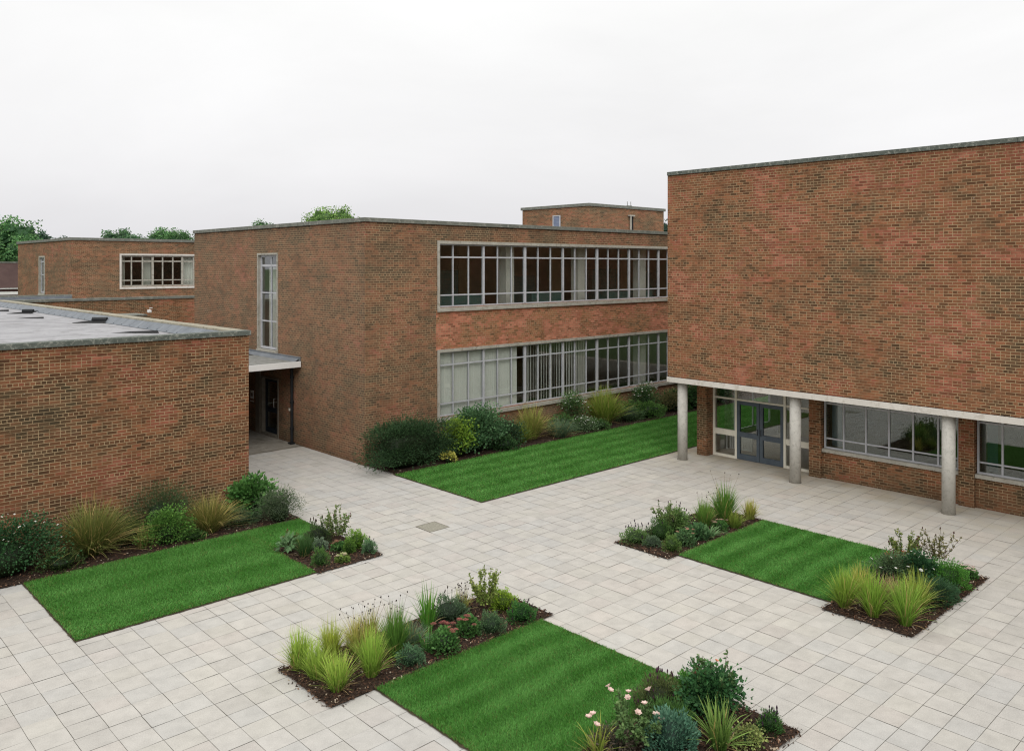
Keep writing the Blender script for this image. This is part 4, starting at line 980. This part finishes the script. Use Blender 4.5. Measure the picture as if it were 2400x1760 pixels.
# ---- foot of the flat-roofed block
shrub(4.35, 20.72, 'big dark bush dotted with small white flowers at the left edge', .92, .62, 1.16, 5200, .055, .38, ((.014, .050, .020), (.035, .090, .036)), 40, flowers=72, fr=.022, name='flowering_shrub')
grass(6.15, 20.95, 'wide bronze-green grass clump spilling over the left lawn', 1.0, 1.15, 1500, cols=BRONZE, w=.0065, droop=1.05, straw=.22, base=.25)
grass(7.15, 20.5, 'small tawny grass tuft between the bronze clump and the bright shrub', .48, .34, 200, cols=BRONZE, w=.005, droop=.8, straw=.4)
shrub(7.80, 21.10, 'tall feathery dark green shrub against the brick wall', .72, .40, 1.38, 6500, .07, .07, ((.030, .062, .028), (.065, .11, .05)), 34, name='feathery_shrub', up=1.0, ragged=.2)
shrub(7.72, 20.46, 'bright green small-leaved shrub at the lawn edge in front of the feathery one', .48, .40, .82, 3600, .045, .36, ((.035, .11, .022), (.11, .22, .05)), 30)
grass(8.85, 20.62, 'golden arching grass clump at the middle of the wall bed', .84, .82, 900, cols=((.07, .10, .025), (.23, .22, .07)), w=.006, droop=1.0, straw=.34, base=.2)
mound(9.68, 20.62, 'low grey-green fine-leaved plant right of the golden arching clump', .42, .38, 1900, .07, .07, ((.045, .085, .045), (.10, .16, .09)), ry=.34)
shrub(10.30, 21.05, 'broad-leaved fresh green shrub at the brick corner', .46, .44, 1.06, 1700, .11, .42, ((.03, .10, .025), (.09, .20, .06)), 26, name='broadleaf_shrub')
shrub(10.56, 20.2, 'grey-green lavender-like bush at the end of the wall bed', .46, .44, .82, 4600, .06, .10, ((.055, .085, .055), (.11, .155, .095)), 34, up=.9, name='lavender_bush')
mound(5.35, 20.45, 'low dusky sprawling plant between the white-dotted bush and the bronze clump', .42, .34, 900, .06, .2, ((.03, .06, .02), (.07, .10, .035)))
mound(7.05, 21.15, 'dark shady plant behind the small tawny tuft by the wall', .42, .55, 1100, .07, .2, ((.025, .055, .02), (.06, .09, .035)))
mound(8.30, 20.32, 'low green ground-cover plant at the lawn edge beside the bright small-leaved shrub', .26, .22, 600, .05, .3, ((.03, .08, .02), (.08, .15, .045)))
mound(9.35, 21.15, 'dim green plant against the wall behind the golden arching clump', .5, .42, 1100, .07, .15, ((.035, .07, .03), (.07, .12, .05)))
GROW[0] = 1.0
# ---- foot of the two-storey block
shrub(16.80, 22.88, 'large clipped dark yew at the corner of the two-storey block', 1.66, .80, 1.62, 17000, .10, .12, ((.013, .036, .016), (.040, .080, .036)), 90, box=.62, name='clipped_yew', up=.55, spread=.15, ragged=.16)
GROW[0] = 1.22
shrub(18.75, 22.6, 'yellow-green spilling shrub between the yew and the big glaucous shrub', .50, .40, 1.30, 2400, .075, .42, ((.08, .16, .022), (.20, .30, .05)), 26, ragged=.22)
shrub(19.75, 22.85, 'big glaucous green shrub rising to the lower window', .95, .72, 1.50, 8200, .08, .42, ((.032, .085, .04), (.085, .17, .085)), 48, spread=.2)
shrub(17.95, 22.2, 'small yellow variegated plant at the foot of the yew', .20, .18, .36, 420, .06, .36, ((.22, .24, .05), (.46, .44, .13)), 10, name='variegated_plant', cat='plant')
shrub(21.2, 22.85, 'low dark green bush right of the glaucous shrub', .62, .5, .85, 2800, .07, .3, ((.020, .05, .025), (.045, .09, .045)), 26)
grass(22.75, 23.0, 'yellow-green arching grass below the lower window', 1.05, .85, 800, cols=OLIVE, w=.009, droop=.9, straw=.2, base=.22)
grass(22.05, 22.75, 'smaller lime grass to the left of the arching one', .62, .5, 320, cols=((.08, .15, .03), (.25, .32, .07)), w=.008, droop=.8)
grass(23.9, 22.6, 'low grey-green grass patch below the lower window', .56, .72, 700, cols=GLAUC, w=.007, droop=1.0, base=.3)
shrub(25.6, 23.3, 'tall loose bush with small white flowers under the sill', .5, .42, 1.28, 2200, .06, .34, ((.035, .085, .03), (.09, .16, .06)), 26, flowers=40, fr=.035, dense=False, name='white_flowered_bush')
shrub(25.35, 22.62, 'low white-speckled plant in front of the tall loose bush', .58, .42, .52, 2200, .055, .3, ((.05, .095, .05), (.12, .18, .10)), 24, flowers=46, fr=.026, name='white_speckled_plant', cat='plant')
grass(27.2, 23.05, 'large golden-green fountain grass near the middle of the long bed', 1.22, 1.05, 1100, cols=((.07, .125, .022), (.23, .30, .06)), w=.009, droop=.85, straw=.1, base=.28)
mound(28.6, 22.75, 'low grey-green cushion right of the fountain grass', .62, .52, 1500, .07, .12, ((.05, .10, .05), (.11, .18, .09)), ry=.4)
shrub(30.5, 23.35, 'upright bush with white blooms near the right end of the long bed', .62, .42, 1.25, 2600, .06, .34, ((.025, .075, .028), (.07, .14, .05)), 26, flowers=34, fr=.045, name='white_blooming_bush')
mound(29.9, 22.75, 'wide low green plant in front of the white-blooming bush', .85, .56, 1900, .07, .3, ((.035, .09, .025), (.09, .18, .05)), ry=.45)
shrub(31.9, 22.95, 'reddish-tinged bush at the right end of the long bed', .75, .5, .85, 2600, .07, .32, ((.06, .08, .03), (.14, .12, .06)), 26)
shrub(33.6, 22.7, 'dark green bush seen behind the far concrete column', 1.0, .6, 1.15, 3200, .085, .36, ((.018, .055, .02), (.045, .10, .035)), 28)
shrub(35.9, 22.8, 'dark leafy bush under the overhang beyond the far column', .9, .6, 1.35, 2600, .09, .36, ((.02, .06, .02), (.05, .11, .04)), 24)
mound(20.75, 22.42, 'low dark plant at the lawn edge under the glaucous shrub', .45, .42, 900, .08, .3, ((.02, .055, .022), (.05, .10, .04)))
mound(24.75, 23.1, 'mid-green filler plant between the grey-green patch and the loose white bush', .5, .6, 1000, .08, .25, ((.03, .08, .025), (.07, .14, .045)))
mound(26.2, 22.5, 'small green plant at the lawn edge left of the fountain grass', .42, .36, 700, .07, .25, ((.03, .08, .025), (.08, .15, .05)))
mound(29.2, 23.35, 'leafy plant behind the grey-green cushion under the sill', .6, .62, 1000, .09, .25, ((.03, .08, .025), (.07, .14, .045)))
mound(32.6, 23.2, 'green leafy mound between the reddish bush and the far column', .7, .7, 1200, .09, .25, ((.025, .075, .025), (.06, .13, .045)))
GROW[0] = 1.12
# ---- right island, border nearest the doors
mound(16.12, 12.66, 'lavender with purple buds at the left point of the right island', .29, .30, 1500, .05, .16, ((.06, .12, .045), (.13, .21, .08)), 22, (.055, .028, .06), .15, name='lavender')
mound(16.2, 12.2, 'small grey rosette plant in front of the left-hand lavender', .18, .20, 500, .06, .16, ((.05, .085, .055), (.10, .15, .10)))
mound(16.7, 12.35, 'soft feathery green plant left of the leafy rose bush', .28, .46, 1800, .06, .08, ((.035, .09, .025), (.08, .16, .05)), 8, (.05, .03, .05), .22, up=1.0)
open_shrub(17.0, 12.4, 'tall small-leaved rose bush rising from the border nearest the doors', 1.0, .36, 14, .045, ((.05, .095, .03), (.12, .17, .06)), per=110, buds=6, budc=(.06, .03, .04), name='rose_bush')
shrub(17.35, 12.35, 'leafy mid-green bush with purple tips right of the tall rose bush', .34, .30, .60, 1900, .05, .36, ((.045, .10, .03), (.11, .18, .06)), 20)
mound(17.8, 12.65, 'hazy purple-tipped lavender behind the leafy bush', .30, .42, 900, .06, .1, ((.05, .08, .045), (.10, .14, .08)), 18, (.08, .045, .06), .20, name='lavender')
sedum(16.85, 11.72, 'pale-flowered sedum at the lawn edge of the border nearest the doors', .28, .44, 5, (.46, .24, .17), ((.045, .11, .05), (.11, .20, .09)))
mound(16.25, 11.66, 'fine fennel-like dome at the near corner of the border nearest the doors', .19, .34, 1200, .05, .07, ((.05, .11, .025), (.12, .20, .06)), up=.9)
sedum(17.5, 11.78, 'dark leafy plant with glossy leaves in the middle of the same border', .30, .42, 0, cols=((.03, .09, .04), (.09, .18, .08)), n=700, leafs=.08)
grass(17.75, 11.6, 'spreading strappy leaves at the lawn edge of the same border', .28, .36, 70, cols=((.05, .12, .05), (.13, .22, .11)), w=.013, droop=1.1, name='strappy_plant')
grass(18.3, 12.1, 'upright fresh green grass left of the tallest clump in the right island', .68, .32, 480, cols=((.05, .13, .025), (.15, .27, .06)), w=.0065, droop=.3, heads=8)
grass(18.98, 11.95, 'tallest green grass clump in the border nearest the doors', .92, .48, 680, cols=GREEN, w=.007, droop=.5, heads=6)
sedum(18.45, 11.75, 'faded pinkish sedum between the two green grass clumps', .22, .30, 6, (.40, .27, .20), n=400)
grass(18.86, 11.56, 'small yellow-green grass at the lawn edge below the tallest clump', .44, .32, 260, cols=((.07, .14, .025), (.22, .28, .06)), w=.006)
grass(19.82, 11.68, 'small isolated golden grass at the right end of that border', .50, .24, 320, cols=((.11, .16, .03), (.36, .36, .09)), w=.0055, droop=.3)
# ---- right island, border nearest the camera
G2 = 'golden grass tufts at the near end of the right island'
grass(16.05, 7.38, 'golden grass tuft nearest the lawn at the near end of the right island', .72, .44, 440, cols=((.10, .17, .025), (.22, .345, .060)), w=.0055, droop=.8, straw=.12, group=G2)
grass(16.05, 6.80, 'middle golden grass tuft along the left paving edge of the right island', .78, .46, 480, cols=((.10, .18, .025), (.21, .35, .060)), w=.0055, droop=.75, straw=.1, group=G2)
grass(16.10, 6.22, 'golden grass tuft at the sharp near corner of the right island', .80, .46, 480, cols=((.09, .18, .025), (.21, .35, .065)), w=.0055, droop=.75, straw=.1, group=G2)
grass(17.0, 6.35, 'golden grass tuft behind the near corner one, beside the low juniper', .68, .46, 420, cols=((.11, .16, .03), (.27, .35, .075)), w=.0055, droop=.9, straw=.16, group=G2)
grass(16.85, 7.42, 'golden grass tuft half hidden behind the lawn-side one', .56, .38, 300, cols=((.10, .15, .03), (.36, .36, .09)), w=.0055, droop=.8, straw=.2, group=G2)
grass(17.1, 6.95, 'hazy pink-tinged grass amid the golden tufts', .44, .36, 260, cols=((.12, .12, .05), (.34, .24, .17)), w=.005, droop=.7, straw=.3, strawc=(.42, .26, .2))
mound(17.75, 6.25, 'low spreading dark juniper at the right paving edge', .52, .36, 2600, .07, .10, ((.018, .055, .026), (.045, .095, .05)), ry=.32, up=.2, name='juniper', cat='shrub')
mound(18.68, 6.32, 'bright green feathery mound at the right edge of the right island', .36, .50, 2600, .05, .14, ((.035, .12, .02), (.09, .24, .045)), ry=.32)
shrub(18.55, 6.88, 'dark bushy plant with a few large white blooms in the right island', .36, .32, .58, 2000, .06, .34, ((.012, .05, .022), (.035, .09, .04)), 22, flowers=9, fr=.042, name='white_blooming_plant')
shrub(18.2, 7.35, 'grey-green loose plant with white blooms on the lawn side of the right island', .40, .32, .52, 1700, .06, .2, ((.04, .08, .04), (.09, .14, .075)), 22, flowers=8, fr=.036, name='white_blooming_plant')
open_shrub(19.6, 6.9, 'tall bare-stemmed brownish rose at the right island', 1.0, .46, 12, .05, ((.06, .08, .03), (.16, .14, .06)), per=50, buds=16, budc=(.09, .04, .03), name='rose_bush')
open_shrub(19.4, 7.5, 'tall olive-leaved shrub beside the bare-stemmed rose', .80, .44, 14, .05, ((.05, .10, .03), (.18, .20, .06)), per=90, buds=6)
shrub(19.3, 7.95 - .35, 'low rusty-red leafy plant at the lawn edge', .24, .22, .26, 700, .05, .32, ((.16, .06, .03), (.28, .12, .06)), 12, name='rusty_leaved_plant', cat='plant')
sedum(19.55, 6.25, 'small plant with pinkish-white heads at the far right corner of the island', .22, .28, 9, (.62, .48, .42), n=420, hr=.04)
mound(18.3, 7.52, 'small purple-leaved plant at the lawn edge of the right island', .12, .20, 300, .05, .3, ((.06, .02, .04), (.11, .04, .07)))
# ---- rose bed at the bottom edge
shrub(10.75, 6.95, 'dense dark green rose bush at the right of the bottom rose bed', .40, .38, .66, 2400, .06, .42, ((.014, .055, .022), (.045, .12, .045)), 24, name='rose_bush', ragged=.2)
open_shrub(10.85, 7.0, 'tall loose rose with one peach bloom above the dense dark one', .98, .40, 12, .055, ((.03, .075, .03), (.08, .13, .05)), per=70, flowers=[(-.02, -.05, .80)], fr=.05, fcols=((.72, .30, .17), (.76, .38, .24)), name='rose_bush', asp=.42, buds=8, budc=(.10, .04, .02))
mound(10.30, 7.62, 'purple-brown flowering sage at the end of the nearest lawn', .36, .46, 2200, .06, .12, ((.05, .075, .03), (.10, .12, .05)), 40, (.085, .035, .06), .10, name='flowering_sage', ry=.3)
mound(9.95, 7.22, 'feathery green plant below the purple-brown sage', .34, .36, 1900, .07, .08, ((.035, .09, .025), (.08, .16, .05)), up=.8)
mound(9.55, 6.85, 'glaucous blue-green bush at the bottom edge', .33, .50, 2600, .055, .2, ((.035, .10, .075), (.09, .185, .14)), up=.7)
open_shrub(9.25, 7.28, 'leggy rose bush with pale pink blooms over the bottom lawn edge', .62, .42, 16, .058, ((.04, .085, .03), (.09, .15, .06)), per=150, name='rose_bush',
  flowers=[(-.10, .38, .74), (-.12, .34, .70), (.10, .18, .66), (.06, .16, .60), (.42, .06, .62), (-.62, .30, .52), (-.56, .28, .55), (-.56, .22, .42), (.16, -.06, .56), (.02, -.05, .48), (.22, -.22, .44), (.26, -.28, .38)], fr=.066,
  fcols=((.86, .66, .59), (.88, .74, .67), (.88, .80, .74)))
grass(10.08, 6.42, 'long arching daylily leaves at the bottom edge', .58, .52, 130, cols=((.05, .12, .025), (.16, .25, .07)), w=.013, droop=.8, straw=.05, name='daylily')
shrub(10.46, 6.2, 'small yellow-green variegated mound near the right paving corner of the rose bed', .20, .18, .26, 900, .035, .4, ((.10, .15, .05), (.27, .31, .12)), 16, name='variegated_plant', cat='plant')
mound(11.0, 6.16, 'little lavender alone in the bark at the right point of the rose bed', .14, .26, 900, .055, .12, ((.03, .085, .025), (.07, .15, .05)), 12, (.05, .025, .05), .07, name='lavender')
grass(8.72, 7.5, 'yellow-green spiky leaves cut by the bottom edge left of the roses', .44, .34, 60, cols=((.10, .17, .03), (.30, .34, .09)), w=.010, droop=.6, name='strappy_plant')
shrub(9.02, 7.40, 'dusky purple-leaved bush at the bottom edge left of the glaucous one', .26, .22, .34, 1100, .05, .26, ((.05, .05, .04), (.10, .08, .07)), 16, name='dusky_shrub')
open_shrub(11.1, 7.52, 'rusty dry stems behind the dark rose at the paving edge', .34, .16, 8, .04, ((.14, .09, .04), (.24, .14, .06)), per=30, buds=10, budc=(.18, .08, .04), name='dry_perennial', cat='plant')
mound(10.78, 7.38, 'fresh green mound left of the dark rose bush', .26, .42, 1500, .05, .3, ((.035, .11, .02), (.08, .20, .045)))

# ------------------------------------------------------------------ trees beyond the roofs
def tree(x, y, label, h, cr, ch, cols, n=5200, leaf=.34, seed=0, lean=0):
    t = thing('tree', label, 'tree', (x, y, -.05), 'trees beyond the roofs'); rg = np.random.default_rng(700 + seed)
    n = int(n * 2.6); leaf *= .66; paths = []; K = 60
    d = unit(rg.normal(0, 1, (K, 3))); d[:, 2] = d[:, 2] * .9 + .1
    ctr = d * np.array([cr, cr, ch / 2]) * rg.uniform(.35, 1.0, (K, 1)) ** .6 * .86 + [0, 0, h - ch / 2]
    for q in ctr[::3]: paths.append([np.array([0, 0, (h - ch) * .9]), q * [.45, .45, 0] + [0, 0, (h - ch) + (q[2] - h + ch) * .5], q])
    v, f, c = tubes([[(0, 0, 0), (.05, .02, (h - ch) * .5), (0, .05, h - ch * .6), (0, 0, h - ch * .15)]], .32, .10, (.07, .055, .04), 8); mesh_obj('trunk', v, f, M['stem'], t, col=c, local=True)
    v, f, c = tubes(paths, .10, .03, (.07, .055, .04), 5); mesh_obj('limbs', v, f, M['stem'], t, col=c, local=True)
    k = rg.integers(0, K, n); P = ctr[k] + np.clip(rg.normal(0, 1, (n, 3)), -1.7, 1.7) * np.array([cr, cr, ch / 2]) * .125
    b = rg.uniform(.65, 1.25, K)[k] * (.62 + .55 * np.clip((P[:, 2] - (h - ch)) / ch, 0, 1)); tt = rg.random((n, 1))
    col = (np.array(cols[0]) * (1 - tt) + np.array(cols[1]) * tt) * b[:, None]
    cores = []
    for q in ctr:
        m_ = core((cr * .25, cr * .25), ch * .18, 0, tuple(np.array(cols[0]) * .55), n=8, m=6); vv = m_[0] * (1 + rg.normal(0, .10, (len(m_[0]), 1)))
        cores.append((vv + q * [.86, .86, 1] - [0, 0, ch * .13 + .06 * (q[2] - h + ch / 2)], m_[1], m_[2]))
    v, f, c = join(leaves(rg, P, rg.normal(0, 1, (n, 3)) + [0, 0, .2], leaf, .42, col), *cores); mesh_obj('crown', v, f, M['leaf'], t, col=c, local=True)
MID = ((.030, .085, .035), (.085, .17, .070)); DK = ((.018, .045, .032), (.040, .080, .055)); LT = ((.060, .13, .035), (.15, .24, .075))
tree(20.2, 98.5, 'broad bright green tree filling the far left edge', 12.0, 5.2, 9.5, ((.034, .10, .04), (.09, .185, .072)), 9000, .36, 1)
tree(29.4, 123, 'dark narrow conifer-like tree right of the far left tree', 12.3, 1.9, 8.0, DK, 4000, .34, 2)
tree(34.6, 132, 'small dark tree top peeping over the far left roof', 11.5, 2.4, 6.0, DK, 3000, .34, 3)
tree(37.6, 115, 'mid-green flat-topped tree behind the distant brick block', 12.1, 3.1, 6.0, ((.028, .075, .040), (.07, .13, .065)), 5000, .32, 4)
tree(40.6, 107, 'rounded green tree just left of the central block', 11.8, 3.4, 6.0, MID, 6000, .30, 5)
tree(35.0, 70, 'thin leafy sprig of a treetop above the central roof corner', 11.35, 1.25, 4.0, MID, 1500, .20, 6)
tree(37.4, 61.4, 'pale green round treetop rising behind the central roof', 12.05, 3.3, 6.0, LT, 8000, .22, 7)
tree(82, 60, 'dark treetop squeezed between the plant room and the raised block', 12.4, 2.2, 7.0, DK, 2500, .3, 8)

# ------------------------------------------------------------------ overcast light
w = bpy.data.worlds.new('World'); scene.world = w; w.use_nodes = True
nt = w.node_tree; nt.nodes.clear(); N = NT(nt)
out = N.n('OutputWorld'); bg = N.n('Background'); N.l(bg.outputs[0], out.inputs[0])
tc = N.n('TexCoord').outputs['Generated']; sep = N.n('SeparateXYZ'); N.l(tc, sep.inputs[0])
SUN_EL, SUN_AZ = math.radians(43), math.radians(-134)     # direction to the sun, measured from +X
sky = N.n('TexSky', sky_type='NISHITA'); sky.sun_disc = False; sky.sun_elevation = SUN_EL; sky.sun_rotation = PI / 2 - SUN_AZ; sky.dust_density = 6; sky.ozone_density = 1
hs = N.n('HueSaturation'); hs.inputs['Saturation'].default_value = .25; hs.inputs['Value'].default_value = .10; N.l(sky.outputs[0], hs.inputs['Color'])
cl = N.noise(N.mapping(tc, (1.4, 1.4, 4)), 1.3, 5, .55, .4)
grad = N.ramp(sep.outputs['Z'], [(0., (.78, .772, .80)), (.035, (.83, .822, .845)), (.12, (.935, .93, .94)), (.30, (1.025, 1.025, 1.02)), (.55, (1.30, 1.30, 1.29)), (1., (1.75, 1.75, 1.73))])
cloud = N.mix(1.0, grad, N.ramp(cl, [(.3, .94), (.7, 1.05)]), 'MULTIPLY')
N.l(N.mix(.95, hs.outputs[0], cloud), bg.inputs['Color']); bg.inputs['Strength'].default_value = 1.0
sun = bpy.data.lights.new('sun', 'SUN'); sun.energy = 1.3; sun.angle = math.radians(38); sun.color = (1.0, .975, .94)
so = bpy.data.objects.new('sun', sun); C.objects.link(so)
from mathutils import Vector
sd = Vector((math.cos(SUN_AZ) * math.cos(SUN_EL), math.sin(SUN_AZ) * math.cos(SUN_EL), math.sin(SUN_EL)))
so.rotation_euler = sd.to_track_quat('Z', 'Y').to_euler(); so.location = sd * 60

# ------------------------------------------------------------------ camera
cam = bpy.data.cameras.new('camera'); co = bpy.data.objects.new('camera', cam); C.objects.link(co)
co.location = (0, 0, 6.8); co.rotation_euler = (PI / 2, 0, math.radians(46.63 - 90))
cam.sensor_fit = 'HORIZONTAL'; cam.sensor_width = 36; cam.lens = 28.99; cam.shift_y = -.10675; cam.clip_end = 3000; cam.clip_start = .1
scene.camera = co
scene.render.engine = 'CYCLES'
scene.view_settings.view_transform = 'Standard'; scene.view_settings.look = 'None'; scene.view_settings.exposure = 0; scene.view_settings.gamma = 1
cy = scene.cycles
cy.max_bounces = 6; cy.diffuse_bounces = 3; cy.glossy_bounces = 3; cy.transmission_bounces = 4; cy.transparent_max_bounces = 10
cy.caustics_reflective = False; cy.caustics_refractive = False
cy.use_denoising = True
cy.filter_width = 1.2
cy.sample_clamp_indirect = 6
try: cy.denoiser = 'OPENIMAGEDENOISE'; cy.denoising_input_passes = 'RGB_ALBEDO_NORMAL'; cy.denoising_prefilter = 'NONE'; cy.denoising_quality = 'HIGH'
except Exception: pass
